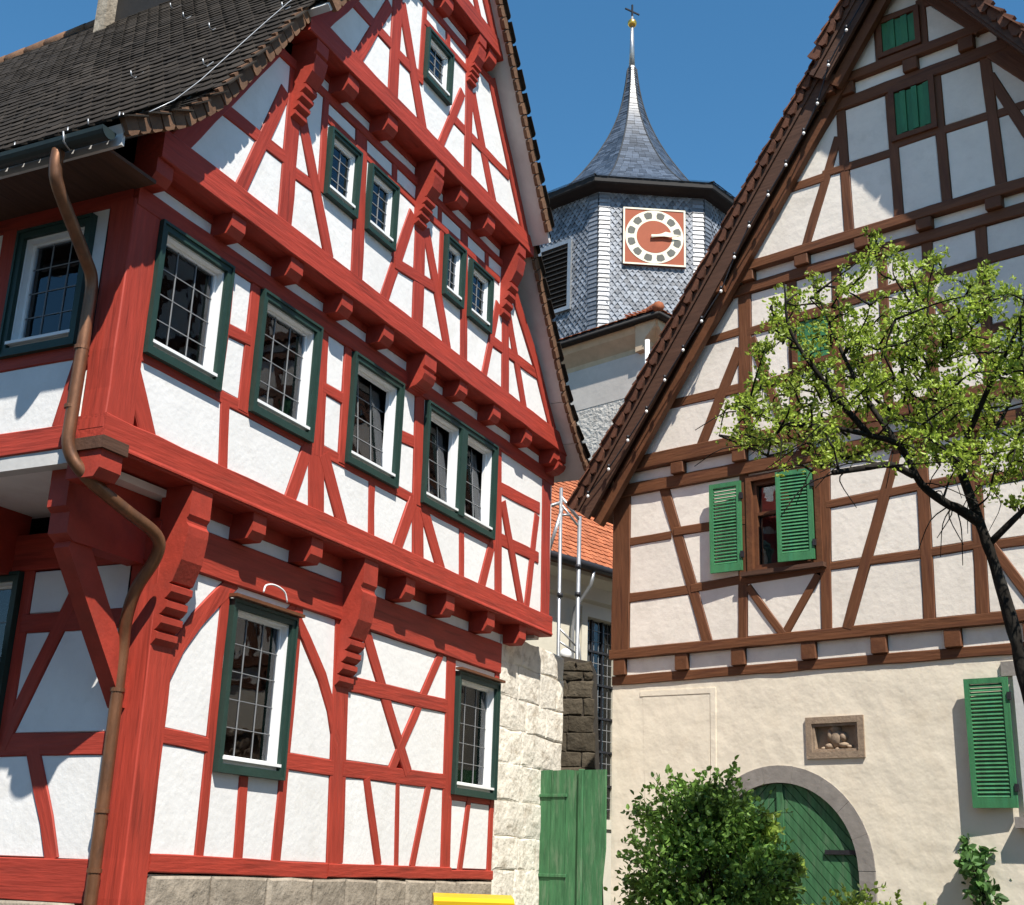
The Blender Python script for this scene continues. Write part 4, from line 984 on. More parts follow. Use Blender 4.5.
# ------------------------------------------------------------------ church: clock tower, nave corner, low wing with orange roof
def oct_pts(r, z, a0): return [Vector((r * math.cos(a0 + k * math.pi / 4), r * math.sin(a0 + k * math.pi / 4), z)) for k in range(8)]
TW = empty('church_tower', (4.30, 44.45, 0), R(3.5))
tag(TW, 'octagonal slate-clad church tower with a clock face and a bell-shaped spire', 'tower')
def tower():
    a0 = math.pi / 8; ap = 4.47; rc = ap / math.cos(math.pi / 8)
    bm = bmesh.new(); lo = [bm.verts.new(p) for p in oct_pts(rc, 0, a0)]; hi = [bm.verts.new(p) for p in oct_pts(rc, 24.7, a0)]
    for k in range(8): bm.faces.new((lo[k], lo[(k + 1) % 8], hi[(k + 1) % 8], hi[k]))
    bm.faces.new(hi); wall = from_bm('tower_wall', bm, slate_d, TW)
    # wall slates on the five faces towards the town: diamonds, and straight stacks beside the corners
    V, F, A = [], [], []
    side = 2 * ap * math.tan(math.pi / 8)
    def quad(fr, pts, o0, o1, rnd):
        b = len(V)
        for i, (a, z) in enumerate(pts): V.append(fr.P(a, o0 if z < max(p[1] for p in pts) - .001 else o1, z))
        F.append(list(range(b, b + len(pts)))); A.extend([rnd] * len(pts))
    for k in (4, 5, 6, 7):
        th = -math.pi / 2 + (k - 5) * math.pi / 4 if False else a0 + (k + .5) * math.pi / 4
        N_ = Vector((math.cos(th), math.sin(th), 0)); A_ = Vector((-math.sin(th), math.cos(th), 0)); fr = Frame(A_, N_, N_ * ap)
        z = 16.; i = 0; dw, dh = .2, .14
        while z < 24.7:
            a = -side / 2 + .38 + (dw / 2 if i % 2 else 0)
            while a < side / 2 - .38:
                tl = random.uniform(-.004, .012)
                quad(fr, [(a, z - dh), (a + dw * .62, z), (a + .02, z + dh), (a - dw * .5, z)], .05 + tl, .012, random.random()); a += dw
            i += 1; z += dh
        z = 16.
        while z < 24.7:
            for s in (-1, 1):
                x0, x1 = sorted((s * (side / 2 + .02), s * (side / 2 - .4)))
                quad(fr, [(x0, z), (x1, z), (x1, z + .2), (x0, z + .2)], .062, .03, random.random())
            z += .17
    me = bpy.data.meshes.new('slate_cladding'); me.from_pydata(V, [], F); me.update()
    me.attributes.new('rnd', 'FLOAT', 'POINT').data.foreach_set('value', A)
    link('slate_cladding', me, slate_w, TW)['kind'] = 'stuff'
    for k in range(8): tube('corner_lath', [oct_pts(rc + .03, 15, a0)[k], oct_pts(rc + .03, 24.6, a0)[k]], .035, slate_d, wall, 6, False)
    # eave
    bm = bmesh.new(); prof = [(ap + .0, 24.38), (ap + .25, 24.42), (ap + .5, 24.5), (ap + .54, 24.55), (ap + .54, 24.76), (ap + .2, 24.9)]
    rg = [[bm.verts.new(p) for p in oct_pts(r / math.cos(math.pi / 8), z, a0)] for r, z in prof]
    for a, b in zip(rg, rg[1:]):
        for k in range(8): bm.faces.new((a[k], a[(k + 1) % 8], b[(k + 1) % 8], b[k]))
    from_bm('eave', bm, black_wood, TW)
    # bell-shaped spire: courses of slates
    pr_ = [(5.05, 24.78), (4.4, 25.0), (3.62, 25.45), (2.95, 26.1), (2.25, 26.95), (1.58, 28.0), (1.03, 29.05), (.62, 30.1), (.36, 31.1), (.21, 32.05), (.14, 32.75)]
    sp_ = [(p.x, p.y) for p in smooth_path([(r, z, 0) for r, z in pr_], 7)]
    V, F, A = [], [], []
    for (r0, z0), (r1, z1) in zip(sp_, sp_[1:]):
        p0 = oct_pts(r0 / math.cos(math.pi / 8) + .025, z0, a0); p1 = oct_pts(r1 / math.cos(math.pi / 8), z1 + .03, a0)
        for k in range(8):
            n = max(1, int((p0[k] - p0[(k + 1) % 8]).length / .24))
            for i in range(n):
                o = random.uniform(0, .012); b = len(V)
                for p, t in ((p0, i / n), (p0, (i + .97) / n), (p1, (i + .97) / n), (p1, i / n)):
                    q = p[k].lerp(p[(k + 1) % 8], t); q = q + Vector((q.x, q.y, 0)).normalized() * o; V.append(q)
                F.append([b, b + 1, b + 2, b + 3]); A.extend([random.random()] * 4)
    me = bpy.data.meshes.new('spire_slates'); me.from_pydata(V, [], F); me.update(); me.attributes.new('rnd', 'FLOAT', 'POINT').data.foreach_set('value', A)
    spire = link('spire', me, slate, TW)
    for k in range(8): tube('hip_rib', [oct_pts(r / math.cos(math.pi / 8) + .03, z, a0)[k] for r, z in sp_[::3]], .03, slate_d, spire, 5)
    tube('spire_mast', [(0, 0, 32.6), (0, 0, 35.2)], [.13, .05], steel, spire, 8)
    bm = bmesh.new(); bmesh.ops.create_uvsphere(bm, u_segments=16, v_segments=10, radius=.19)
    for v in bm.verts: v.co.z += 34.88
    from_bm('gilded_ball', bm, gold, spire, smooth=True)
    fw_ = Frame((math.cos(.5), math.sin(.5), 0), (math.sin(.5), -math.cos(.5), 0))
    bm = bmesh.new(); add_box(bm, fw_, -.03, .03, -.03, .03, 35.0, 35.78); add_box(bm, fw_, -.36, .36, -.025, .025, 35.42, 35.48); from_bm('cross', bm, dark_metal, spire)
    # ochre ridge pieces peeping above the eave over the clock
    # clock on the face towards the lane
    fc = Frame((1, 0, 0), (0, -1, 0), (0, -ap, 0)); cx, cz, hw = .08, 22.72, 1.09
    ck = box('clock', fc, cx - hw, cx + hw, .02, .14, cz - hw, cz + hw, clock_red, TW)
    ring('clock_border', fc, cx - hw, cx + hw, cz - hw, cz + hw, .06, .1, .16, clock_wh, ck)
    circ = lambda r, n=48: [(cx + r * math.cos(t * math.tau / n), cz + r * math.sin(t * math.tau / n)) for t in range(n)]
    plate_poly('dial_ring', fc, circ(1.02), .12, .152, clock_wh, ck); plate_poly('dial_centre', fc, circ(.62), .13, .158, clock_red, ck)
    for k in range(12):
        t = math.pi / 12 + k * math.pi / 6; w = .17
        pts = [(cx + r * math.cos(t + s), cz + r * math.sin(t + s)) for r, s in ((.71, -w * .8), (.71, w * .8), (.82, w), (.93, w * .86), (.96, 0), (.93, -w * .86), (.82, -w))]
        plate_poly('hour_field', fc, pts, .14, .16, clock_gr, ck)
        t = k * math.pi / 6
        # hour strokes between the fields
    def hand(name, ang, ln, w, o, m):
        d = Vector((math.cos(ang), math.sin(ang))); n = Vector((-d.y, d.x)); c = Vector((cx, cz))
        pts = [c - d * .12 - n * w, c + d * ln * .35 - n * w * .8, c + d * ln * .6 - n * w * 1.6, c + d * ln * .75 - n * w * .7, c + d * ln, c + d * ln * .75 + n * w * .7, c + d * ln * .6 + n * w * 1.6, c + d * ln * .35 + n * w * .8, c - d * .12 + n * w]
        plate_poly(name, fc, [tuple(p) for p in pts], o, o + .02, m, ck)
    hand('hour_hand', R(14), .7, .055, .2, clock_wh); hand('minute_hand', R(4), .92, .045, .24, clock_wh)
    # louvred belfry opening on the face to the left
    th = a0 + 4.5 * math.pi / 4
    N_ = Vector((math.cos(th), math.sin(th), 0)); A_ = Vector((-math.sin(th), math.cos(th), 0)); fl = Frame(A_, N_, N_ * ap)
    lv = ring('belfry_louvre', fl, -.75, .75, 20.2, 22.9, .14, .0, .14, steel, TW)
    box('belfry_void', fl, -.62, .62, .02, .06, 20.33, 22.77, black_wood, lv)
    for i in range(13):
        z = 20.4 + i * .18; prism('louvre_slat', fl, [(.062, z + .1), (.075, z + .11), (.16, z + .01), (.15, z)], -.61, .61, black_wood, lv)
tower()

# nave corner: rendered walls, cornice tinted ochre for reflected light, clay-tiled hip
NV = empty('church_nave', (3.6, 30.0, 0), R(46.8 - 90))
tag(NV, 'rendered church nave corner with eave cornice tinted for warm reflected light below the clock tower', 'church')
def nave():
    # local -x runs along the left wall (away to the left), local y along the right wall
    zt = 15.4
    fl = Frame((-1, 0, 0), (0, -1, 0)); fr_ = Frame((0, 1, 0), (1, 0, 0))
    i = .3
    box('nave_wall', fl, i, 12, -12, -i, 0, zt - 2.0, roughcast, NV)
    box('upper_wall', fl, i - .01, 12, -12, -i + .01, zt - 2.0, zt - .85, nave_pl, NV)
    prism('cornice', fl, [(-.8, zt - .9), (-.55, zt - .88), (-.5, zt - .6), (-.2, zt - .32), (-.12, zt - .1), (-.8, zt - .1)], .02 + .1, 12, ochre, NV)
    prism('cornice', fr_, [(-.8, zt - .902), (-.552, zt - .88), (-.5, zt - .602), (-.2, zt - .322), (-.12, zt - .098), (-.8, zt - .098)], .1, 12, ochre, NV)
    bm = bmesh.new()
    v = [bm.verts.new(p) for p in ((.05, -.05, zt), (-12, -.05, zt), (-12, 12, zt), (.05, 12, zt), (-4.5, 4.5, zt + 2.3), (-12, 4.5, zt + 2.3), (-4.5, 12, zt + 2.3), (.05, -.05, zt - .14), (-12, -.05, zt - .14), (-12, 12, zt - .14), (.05, 12, zt - .14))]
    for q in ((0, 1, 5, 4), (0, 4, 6, 3), (0, 7, 8, 1), (0, 3, 10, 7), (7, 10, 9, 8), (4, 5, 2), (4, 2, 6)): bm.faces.new([v[k] for k in q])
    rf = from_bm('roof', bm, black_wood, NV)
    # clay tiles in courses on the two slopes, ridge tiles on the hip
    var = [tile_mesh('roof_tile', .3, .38, .02, tile_or, random.random()) for _ in range(5)]; mes, mxs = [], []
    for X, inn in ((Vector((1, 0, 0)), Vector((0, 1, 0))), (Vector((0, 1, 0)), Vector((-1, 0, 0)))):
        Y = (inn * 4.55 + Vector((0, 0, 2.3))).normalized(); Zv = X.cross(Y)
        for r_ in range(14):
            d = r_ * .24; k = d * .75
            for c in range(24):
                q = .3 + k + c * .31 + (.15 if r_ % 2 else 0)
                p = (Vector((.08 - q, -.06, zt)) if inn.y else Vector((.06, -.08 + q, zt))) + Y * d
                mx = Matrix((X, Y, Zv)).transposed().to_4x4(); mx.translation = p + Zv * .01; mes.append(random.choice(var)); mxs.append(mx)
    join_instances('roof_tile_field', mes, mxs, tile_or, rf)
    h0, h1 = Vector((.08, -.08, zt + .06)), Vector((-4.5, 4.5, zt + 2.38))
    for k in range(12):
        tube('hip_tile', [h0.lerp(h1, k / 14.), h0.lerp(h1, (k + 1.08) / 14.)], [.15, .12], tile_or, rf, 8)
    tube('downpipe', [(-.02, -.42, zt - .95), (-.02, -.42, 4)], .06, white_pt, NV, 8)
    tube('gutter', [(.06, -.06, zt - .1), (-12, -.06, zt - .1)], .05, black_wood, rf, 8)
    tube('gutter', [(.07, -.06, zt - .1), (.07, 12, zt - .1)], .05, black_wood, rf, 8)
nave()

# low wing between the houses: orange tiled roof, pale wall with a leaded window
AX = empty('church_wing', (1.43, 24.0, 0), R(90 - 43.4))
tag(AX, 'low church wing with orange tiled roof and tall leaded window between the two houses', 'church')
def wing():
    f = Frame((1, 0, 0), (0, -1, 0))
    wn_ = (.12, 1.1, 2.6, 6.3)
    infill(f, rect(-5, 5, 0, 7.0), [rect(*wn_)], 0, annex_pl, AX, 'rendered_wall', 0.)
    w = ring('window', f, wn_[0] - .16, wn_[1] + .16, wn_[2] - .16, wn_[3] + .16, .17, -.3, .04, sandst, AX)
    w.data.materials[0] = soffit_w if False else annex_pl
    plate_poly('pane', f, rect(*wn_), -.16, -.15, glass, w)
    bm = bmesh.new()
    for k in range(1, 6): z = wn_[2] + (wn_[3] - wn_[2]) * k / 6; add_box(bm, f, wn_[0], wn_[1], -.15, -.1, z - .02, z + .02)
    for k in range(1, 3): x = wn_[0] + (wn_[1] - wn_[0]) * k / 3; add_box(bm, f, x - .015, x + .015, -.15, -.11, wn_[2], wn_[3])
    from_bm('glazing_bars', bm, dark_metal, w)
    bm = bmesh.new()
    for k in range(1, 18): z = wn_[2] + (wn_[3] - wn_[2]) * k / 18; add_box(bm, f, wn_[0], wn_[1], -.149, -.14, z - .006, z + .006)
    for k in range(1, 7): x = wn_[0] + (wn_[1] - wn_[0]) * k / 7; add_box(bm, f, x - .006, x + .006, -.149, -.141, wn_[2], wn_[3])
    from_bm('lead_cames', bm, lead, w)
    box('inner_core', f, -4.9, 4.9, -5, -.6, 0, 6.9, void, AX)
    prism('cornice', f, [(0.001, 6.55), (.1, 6.6), (.12, 6.85), (.3, 6.98), (.3, 7.05), (0.001, 7.05)], -5, 5, annex_pl, AX)
    rf = prism('roof', f, [(.5, 7.05), (.5, 7.12), (-3.2, 10.9), (-7, 7.12), (-7, 7.05)], -5.2, 5.2, dark_wood, AX)
    tube('gutter', [f.P(-5.2, .56, 7.08), f.P(5.2, .56, 7.08)], .08, dark_metal, AX, 8)
    var = [tile_mesh('roof_tile', .19, .28, .016, tile_or, random.random()) for _ in range(5)]; mes, mxs = [], []
    Y = Vector((0, 3.7, 3.78)).normalized(); X = Vector((1, 0, 0)); Zv = X.cross(Y)
    for r_ in range(31):
        for c in range(52):
            mx = Matrix((X, Y, Zv)).transposed().to_4x4() @ Matrix.Rotation(random.uniform(-.04, .04), 4, 'Z')
            mx.translation = Vector((-5.1 + c * .197 + (.1 if r_ % 2 else 0), -.52, 7.13)) + Y * (r_ * .165) + Zv * random.uniform(.0, .01); mes.append(random.choice(var)); mxs.append(mx)
    join_instances('roof_tile_field', mes, mxs, tile_or, rf)
    tube('downpipe', [f.P(-.35, .56, 7.0), f.P(-.35, .5, 6.75), f.P(-.38, .15, 6.35), f.P(-.38, .1, 6.0), f.P(-.38, .1, 0)], .035, steel, AX, 8)
wing()

# ------------------------------------------------------------------ stone walls, gate and frame in the lane
SW = empty('stone_wall', (-3.1886, 9.4780, 0), R(63.735))
tag(SW, 'limewashed rubble stone wall at the right end of the red house', 'wall')
def stone_walls():
    top = lambda a: 4.62 if a > 8.5 else 4.6
    box('mortar_core', GL, 7.57, 9.55, -1.0, -.25, GZ, 4.5, mortar, SW)
    masonry(GL, 7.58, 9.58, GZ, 4.54, -.235, (.3, .6), (.4, 1.0), stone_w, SW, .1, .002, .02)
    ew = Frame((0, 1, 0), (1, 0, 0), (9.58, 0, 0))
    masonry(ew, .24, 1.0, GZ, 4.5, .0, (.26, .42), (.3, .4), stone_w, SW, .06, .012, .012)
stone_walls()
BW = empty('stone_buttress', (1.2, 20.5, 0), R(-8))
tag(BW, 'stone buttress, coloured dark for shade, rising behind the green gate', 'buttress')
def buttress():
    f = Frame((1, 0, 0), (0, -1, 0))
    plate_poly('mortar_core', f, [(-.42, 0), (.40, 0), (.19, 4.86), (-.3, 4.95)], -1.2, -.03, mortar_d, BW)
    z = .3
    while z < 4.85:
        h = min(random.uniform(.13, .3), 4.93 - z); k = z / 4.9; a0, a1 = -.42 + .12 * k, .40 - .21 * k; m_ = random.uniform(.2, .8)
        for s0, s1 in ((0, m_), (m_, 1)): masonry(f, a0 + (a1 - a0) * s0, a0 + (a1 - a0) * s1, z, z + h, 0, (h, h), (2, 2), stone_d, BW, .1, .008, .022)
        z += h
buttress()

def gate():
    p0, p1 = Vector((.49, 17.62, 0)), Vector((1.36, 16.98, 0))
    d = (p1 - p0); ln = d.length
    g = empty('plank_gate', p0, math.atan2(d.y, d.x))
    tag(g, 'weathered green plank gate between the stone wall and the brown house', 'gate')
    f = Frame((1, 0, 0), (0, -1, 0)); zt = 2.92
    xs = [0, .24, .47, .70]; 
    for a, b in zip(xs, xs[1:]): plate_poly('plank', f, [(a + .003, GZ + .05), (b - .003, GZ + .05), (b - .003, zt + random.uniform(-.012, .012)), (a + .003, zt + random.uniform(-.012, .012))], -.02, .012 + random.uniform(-.004, .004), green_gate, g)
    box('cover_strip', f, .68, .75, -.02, .045, GZ + .05, zt + .01, green_gate, g, .008)
    plate_poly('plank', f, [(.755, GZ + .05), (ln - .06, GZ + .05), (ln - .05, 1.5), (ln - .0, 1.95), (ln + .0, zt), (.755, zt)], -.02, .02, green_gate, g)
    for z in (1.6, 2.6): box('strap_hinge', f, -.03, .5, .012, .03, z - .02, z + .02, green_gate, g, .004)
    for z in (.8, 2.45): box('ledge', f, .02, ln - .1, -.06, -.021, z - .06, z + .06, green_gate, g)
gate()

LD = empty('steel_frame', (.858, 20.95, 0), 0)
tag(LD, 'galvanised steel ladder frame with braces standing in the gap behind the gate', 'steel frame')
def ladder():
    z0, z1 = GZ, 7.44
    for n_, pth, r in (('upright', [(.03, 0, z0), (.0, 0, z1)], .03), ('upright', [(.3, .15, z0), (.31, .15, 7.02)], .035), ('top_bar', [(.0, .0, 7.3), (.31, .15, 6.96)], .03), ('top_bar', [(.0, .0, 7.18), (.31, .15, 6.84)], .02),
                       ('side_arm', [(.0, .0, 7.2), (-.3, .02, 7.1)], .03), ('brace', [(.02, .0, 7.1), (-.2, .02, 6.3)], .03), ('brace', [(.01, 0, 7.0), (.16, .07, 7.02)], .02), ('brace', [(.02, 0, 5.2), (.3, .15, 4.95)], .018), ('rung', [(.02, 0, 5.0), (.3, .15, 4.85)], .018), ('rung', [(.02, 0, 4.8), (.3, .15, 4.66)], .018), ('brace', [(.3, .15, 5.3), (.42, .2, 4.3)], .016)):
        tube(n_, [(x * 1.07, y, 1.6 + (z - 1.6) * 1.074 if z > 1 else z) for x, y, z in pth], r, steel, LD, 8)
    for x, z in ((.3, 5.75), (.02, 5.7), (.3, 6.2)): tube('clamp', [(x * 1.07, .15 if x > .2 else 0, z * 1.05), (x * 1.07, .15 if x > .2 else 0, z * 1.05 + .07)], .05, dark_metal, LD, 8)
    bm = bmesh.new(); bmesh.ops.create_uvsphere(bm, u_segments=14, v_segments=9, radius=.1)
    for v in bm.verts: v.co += Vector((.13, -.1, 5.02))
    from_bm('floodlight_globe', bm, white_pt, LD, smooth=True)
ladder()

def bin_():
    b = empty('waste_bin', (-.17, 9.55, GZ), R(4))
    tag(b, 'bin with bright yellow lid at the foot of the red house', 'bin')
    f = Frame((1, 0, 0), (0, -1, 0)); bm = bmesh.new()
    lo = [bm.verts.new((x * .21, y * .24, .06)) for x, y in ((-1, -1), (1, -1), (1, 1), (-1, 1))]; hi = [bm.verts.new((x * .255, y * .29, .98)) for x, y in ((-1, -1), (1, -1), (1, 1), (-1, 1))]
    bm.faces.new(lo[::-1]); bm.faces.new(hi)
    for i in range(4): bm.faces.new((lo[i], lo[(i + 1) % 4], hi[(i + 1) % 4], hi[i]))
    bmesh.ops.bevel(bm, geom=bm.edges[:], offset=.02, segments=2, affect='EDGES'); from_bm('bin_body', bm, black_p, b)
    l = prism('bin_lid', f, [(.32, .985), (.325, 1.01), (.28, 1.035), (.0, 1.058), (-.28, 1.05), (-.31, 1.02), (-.31, .985)], -.275, .275, yellow_p, b)
    tube('lid_hinge', [(-.25, .31, 1.03), (.25, .31, 1.03)], .018, black_p, b, 8)
    for x in (-.2, .2): tube('wheel', [(x - .025, .24, .1), (x + .025, .24, .1)], .1, black_p, b, 16, False)
bin_()

# ------------------------------------------------------------------ plants
def leaves_mesh(name, pts, m, parent, smin, smax, flat=.5, up=.3, clump=None):
    """many small folded leaves; pts = list of (position, outward direction)"""
    V, F, A = [], [], []
    for p, d in pts:
        s = random.uniform(smin, smax); ax = (d * .6 + Vector((random.gauss(0, 1), random.gauss(0, 1), random.gauss(0, 1))) * flat + Vector((0, 0, up))).normalized()
        sd_ = ax.cross(Vector((random.gauss(0, 1), random.gauss(0, 1), random.gauss(0, 1)))).normalized(); nn = ax.cross(sd_)
        b = len(V); w = s * .32
        V += [p, p + ax * s * .35 + sd_ * w + nn * s * .12, p + ax * s * .75 + sd_ * w * .75 + nn * s * .1, p + ax * s, p + ax * s * .75 - sd_ * w * .75 + nn * s * .1, p + ax * s * .35 - sd_ * w + nn * s * .12]
        F += [[b, b + 1, b + 2, b + 3], [b, b + 3, b + 4, b + 5]]; A += [min(1, max(0, random.gauss(.5, .22) + .22 * math.sin(p.x * 7 + 1) * math.sin(p.y * 6) + .15 * math.sin(p.z * 9)))] * 6
    me = bpy.data.meshes.new(name); me.from_pydata(V, [], F); me.update(); me.attributes.new('rnd', 'FLOAT', 'POINT').data.foreach_set('value', A)
    return link(name, me, m, parent)

def in_poly(x, y, poly):
    c = False; j = len(poly) - 1
    for i in range(len(poly)):
        if (poly[i][1] > y) != (poly[j][1] > y) and x < (poly[j][0] - poly[i][0]) * (y - poly[i][1]) / (poly[j][1] - poly[i][1]) + poly[i][0]: c = not c
        j = i
    return c

def spring_tree():
    rs = random.Random(11)
    T = empty('deciduous_tree', (4.35, 10.05, GZ)); tag(T, 'small tree with fresh yellow-green spring leaves leaning in from the right', 'tree')
    off = Vector((4.35, 10.05, GZ)); loc = lambda pts: [Vector(p) - off for p in pts]
    trunk = [(4.35, 10.05, GZ - .1), (4.3, 10.05, 1.4), (4.16, 10, 2.5), (4.06, 10, 3.1), (4.0, 10, 3.55), (3.9, 10, 4.05), (3.8, 10, 4.43)]
    limbs = [[(3.8, 10, 4.43), (3.62, 9.94, 4.52), (3.51, 9.9, 4.55), (3.28, 9.8, 4.68), (3.1, 9.7, 4.95), (2.83, 9.6, 5.0), (2.49, 9.5, 5.02), (2.1, 9.4, 5.0), (1.75, 9.35, 5.12)],
             [(3.22, 9.78, 4.74), (2.98, 9.6, 4.76), (2.71, 9.4, 4.66), (2.42, 9.2, 4.55)],
             [(3.8, 10, 4.43), (3.81, 10.2, 4.74), (3.76, 10.3, 5.03), (3.66, 10.4, 5.21), (3.57, 10.5, 5.48), (3.47, 10.5, 5.7), (3.42, 10.5, 5.95), (3.5, 10.5, 6.3), (3.62, 10.6, 6.75)],
             [(3.15, 9.72, 4.88), (2.9, 9.85, 5.4), (2.7, 9.9, 5.9), (2.55, 9.95, 6.4)], [(3.6, 10.4, 5.3), (3.2, 10.6, 5.7), (3.0, 10.7, 6.3), (2.93, 10.75, 6.85)],
             [(3.78, 10.25, 4.95), (4.1, 10.5, 5.3), (4.4, 10.7, 5.7), (4.6, 10.8, 6.2)], [(3.86, 10, 4.25), (4.2, 9.7, 4.6), (4.6, 9.5, 4.9), (5.0, 9.4, 5.3)], [(2.83, 9.6, 5.0), (2.5, 9.5, 5.35), (2.2, 9.45, 5.8), (2.15, 9.4, 6.2)], [(3.76, 10.3, 5.03), (3.9, 9.9, 5.5), (4.1, 9.6, 6.0), (4.2, 9.5, 6.5)]]
    bm = bmesh.new(); tp = smooth_path(loc(trunk), 4); n = len(tp)
    add_tube(bm, tp, [.06 - .016 * i / n + rs.uniform(-.006, .007) for i in range(n)], 9); tr_ = from_bm('trunk', bm, bark, T, smooth=True)
    bm = bmesh.new(); nodes = []
    for L_ in limbs:
        sp_ = smooth_path(loc(L_), 5); n = len(sp_); r0 = .042 if L_ in (limbs[0], limbs[2]) else .025
        if L_ is limbs[1]: add_tube(bm, sp_, [.032 - .012 * i / n for i in range(n)], 7)
        else: add_tube(bm, sp_, [r0 * (1 - .95 * i / n) + .003 + rs.uniform(0, .002) for i in range(n)], 7)
        if L_ is not limbs[1]: nodes += [(p, i / n) for i, p in enumerate(sp_)]
        else: nodes += [(p, .3) for p in sp_[3:]]
    env = [(1.55, 5.14), (1.88, 5.41), (1.93, 5.68), (2.16, 6.34), (2.43, 6.58), (2.69, 6.64), (2.81, 6.5), (2.96, 6.99), (3.13, 6.95), (3.47, 6.72), (3.61, 6.92), (3.79, 6.93), (3.63, 6.54), (4.03, 6.74), (4.16, 6.7), (4.35, 6.52), (4.97, 6.17), (4.95, 4.3), (4.2, 4.25), (3.9, 4.7), (3.2, 4.95), (2.78, 4.9), (2.36, 4.7), (1.9, 4.85)]
    lp = []; k = 0
    while k < 500:
        x = rs.uniform(1.55, 5.0); z = rs.uniform(4.5, 7.0)
        if not in_poly(x, z, env): continue
        dens = .5 + .5 * max(0, 1 - math.hypot((x - 3.75) / 1.7, (z - 5.5) / 1.0))
        if rs.random() > dens: continue
        y = 10 + rs.gauss(0, .55); sc = y / 10.; x *= sc; z = 1.6 + (z - 1.6) * sc
        tip = Vector((x, y, z)) - off
        nd = min(nodes, key=lambda q: (q[0] - tip).length + .25 * rs.random())[0]
        if (nd - tip).length > 1.1: continue
        mid = nd.lerp(tip, .5) + Vector((rs.gauss(0, .06), rs.gauss(0, .06), rs.uniform(-.02, .1)))
        pth = smooth_path([nd, mid, tip], 4); add_tube(bm, pth, [.011 * (1 - .75 * i / 8) for i in range(9)], 4)
        nodes.append((tip, 1)); k += 1
        ln = (tip - nd).length
        for j in range(int(10 + ln * 28)):
            t = rs.uniform(.25, 1.02); c = pth[min(8, int(t * 8))].lerp(pth[min(8, int(t * 8) + 1)], .5)
            cc = c + Vector((rs.gauss(0, .03), rs.gauss(0, .03), rs.gauss(.02, .03)))
            for _ in range(rs.randint(2, 4)): lp.append((cc + Vector((rs.gauss(0, .016), rs.gauss(0, .016), rs.gauss(0, .016))), Vector((rs.gauss(0, 1), rs.gauss(0, 1), rs.gauss(.3, 1))).normalized()))
    for _ in range(34):      # bare twigs hanging below the crown
        nd = rs.choice([q for q in nodes if q[0].z + off.z < 5.1 and q[0].x + off.x < 4.2])[0]; e = nd + Vector((rs.gauss(-.1, .2), rs.gauss(0, .15), -rs.uniform(.1, .45)))
        add_tube(bm, smooth_path([nd, nd.lerp(e, .5) + Vector((rs.gauss(0, .05), 0, .06)), e], 3), [.006, .006, .005, .005, .004, .004, .003], 4)
    from_bm('branches', bm, bark, tr_, smooth=True)
    leaves_mesh('crown', lp, leaf_spring, T, .024, .05, .7, .25)
spring_tree()

def bush(name, label, c, rx, ry, rz, n, m, smin, smax, seed, lumps=16, group=None, cat='bush', stems=True):
    rs = random.Random(seed); B = empty(name, (c[0], c[1], ground_z(c[0], c[1]))); tag(B, label, cat, group)
    cz = c[2] - B.location.z
    lob = []
    for i in range(lumps):
        t = rs.uniform(0, math.tau); q = rs.uniform(-.8, 1); r_ = math.sqrt(1 - min(.98, q * q)) * rs.uniform(.35, .85)
        lob.append((Vector((rx * r_ * math.cos(t), ry * r_ * math.sin(t), cz + rz * q * .75)), rs.uniform(.2, .4) * rx))
    pts = []
    for i in range(n):
        p0, r_ = rs.choice(lob); d = Vector((rs.gauss(0, 1), rs.gauss(0, 1), rs.gauss(0, 1))).normalized(); rr = r_ * (rs.random() ** .35) * (1 + .18 * rs.random() ** 4)
        if rs.random() < .05: rr *= 1.25
        p = p0 + d * rr
        if p.z > .02: pts.append((p, (d + (p - Vector((0, 0, cz))) * .3).normalized()))
    if stems:
        bm = bmesh.new()
        for p0, r_ in lob:
            b = Vector((rs.gauss(0, .1), rs.gauss(0, .1), 0)); add_tube(bm, smooth_path([b, b.lerp(p0, .5) + Vector((rs.gauss(0, .05), rs.gauss(0, .05), .05)), p0], 4), [.02 * (1 - .7 * i / 8) for i in range(9)], 5)
            for _ in range(5):
                e = p0 + Vector((rs.gauss(0, 1), rs.gauss(0, 1), rs.gauss(.3, 1))).normalized() * r_ * rs.uniform(.7, 1.15); add_tube(bm, [p0, p0.lerp(e, .5) + Vector((0, 0, .03)), e], [.006, .005, .003], 4)
        from_bm('stems', bm, bark, B, smooth=True)
        bm = bmesh.new()      # long shoots that break the outline
        for _ in range(int(lumps * 4.5)):
            p0, r_ = rs.choice(lob); d = Vector((rs.gauss(0, 1), rs.gauss(0, 1), abs(rs.gauss(.5, .8)))).normalized(); l_ = r_ * rs.uniform(1.1, 2.0)
            e = p0 + d * l_; pth = smooth_path([p0, p0.lerp(e, .6) + Vector((rs.gauss(0, .03), rs.gauss(0, .03), .04)), e], 5); add_tube(bm, pth, [.005 - .0003 * i for i in range(11)], 4)
            for i in range(4, 11):
                for _k in range(rs.randint(1, 3)): pts.append((pth[i], Vector((rs.gauss(0, 1), rs.gauss(0, 1), rs.gauss(.2, 1))).normalized()))
        from_bm('shoots', bm, bark, B, smooth=True)['kind'] = 'stuff'
    leaves_mesh('foliage', pts, m, B, smin, smax, .8, .15)
bush('evergreen_bush', 'dense dark green bush in front of the beige wall left of the arched gate', (1.98, 13.0, 1.55), 1.0, .75, .95, 12500, leaf_dark, .04, .08, 3, 34)
bush('leafy_bush', 'lighter yellow-green bush partly covering the arched gate', (2.6, 13.2, 1.5), .4, .4, .85, 3600, leaf_light, .045, .08, 5, 14)
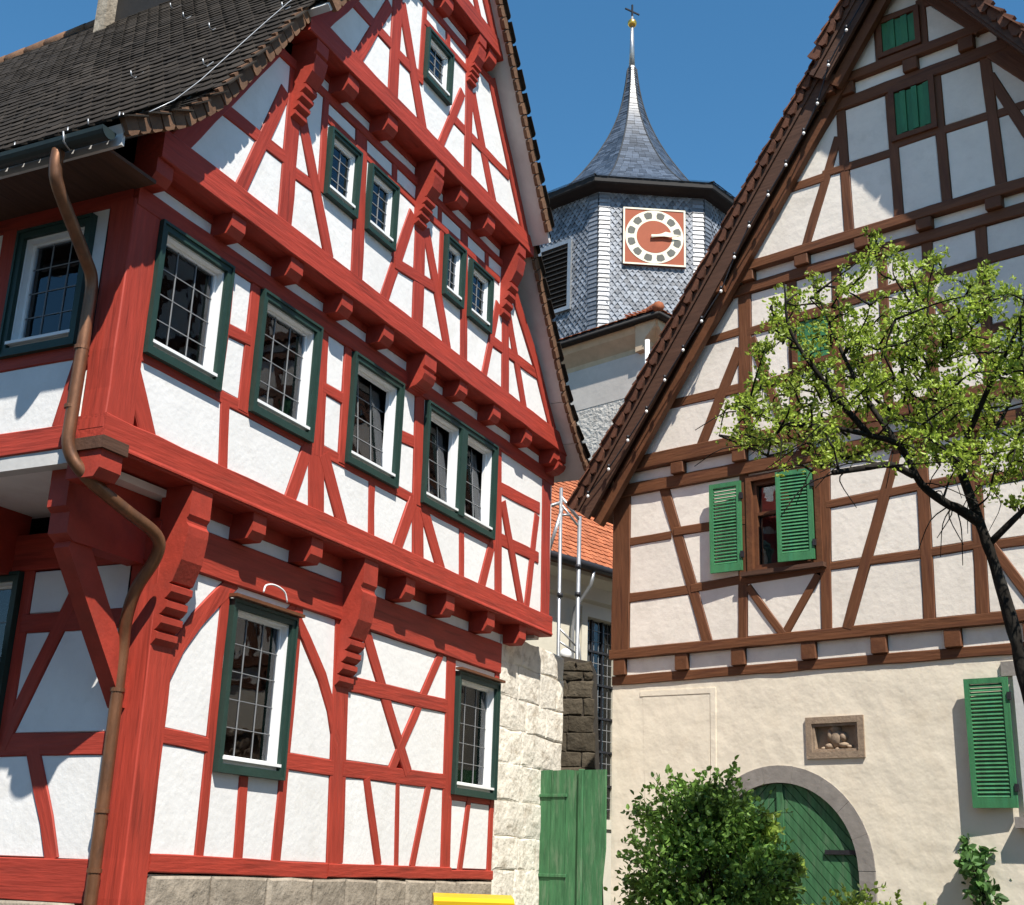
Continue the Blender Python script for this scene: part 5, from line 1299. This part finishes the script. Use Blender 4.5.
bush('rose_bush', 'slender rose bush below the open green shutter at the lower right', (5.2, 14.0, 1.5), .5, .4, .85, 800, leaf_rose, .07, .12, 8, 12)
bush('low_plant', 'low leafy plant along the foot of the beige wall', (3.75, 13.5, 1.15), .75, .3, .42, 1800, leaf_light, .04, .07, 9, 14)

# ------------------------------------------------------------------ unseen houses behind the viewpoint, added to cut the skylight and mirror in panes
def plain_house(name, label, loc, rz, w, d, eave, ridge, wall_m, roof_m, cols):
    H = empty(name, loc, rz); tag(H, label, 'house', 'houses behind the viewpoint')
    f = Frame((1, 0, 0), (0, -1, 0)); zw = [(1.4, 2.8), (4.2, 5.6)]
    wins = [(x - .5, x + .5, a, b) for a, b in zw for x in [w * (i + .5) / cols for i in range(cols)] if b < eave]
    infill(f, rect(0, w, 0, eave), [rect(*q) for q in wins], 0, wall_m, H, 'rendered_wall', 0.)
    box('house_walls', f, .01, w - .01, -d, -.25, 0, eave - .01, wall_m, H)
    for q in wins:
        g = ring('window', f, q[0], q[1], q[2], q[3], .07, -.12, .02, white_pt, H); plate_poly('pane', f, rect(q[0] + .06, q[1] - .06, q[2] + .06, q[3] - .06), -.1, -.09, glass, g)
        box('window_sill', f, q[0] - .06, q[1] + .06, .001, .1, q[2] - .07, q[2] - .003, arch_m, g)
    prism('roof', f, [(.5, eave - .25), (.5, eave - .1), (-d / 2, ridge), (-d - .5, eave - .1), (-d - .5, eave - .25)], -.4, w + .4, roof_m, H)
    pr_ = [(-.0, eave), (-d / 2, ridge - .35), (-d, eave)]
    for a in (0, w - .2): prism('gable_wall', f, pr_, a, a + .2, wall_m, H)
plain_house('stone_house', 'grey rendered house across the lane, mirrored in the window panes', (8, -9, 0), R(180), 15, 8, 6.6, 11.2, nave_pl, tile_rd, 5)
plain_house('added_ochre_house', 'unseen ochre rendered house added right of the yard, behind the viewpoint, to cut skylight', (10.5, 5.5, 0), R(-90), 12, 8, 6.4, 10.8, ochre, tile_rd, 4)
plain_house('added_sandstone_house', 'unseen brown sandstone house added left of the yard, behind the viewpoint, to cut skylight', (-9.5, -9, 0), R(90), 13, 8, 6.6, 11, sandst, tile_dk, 4)
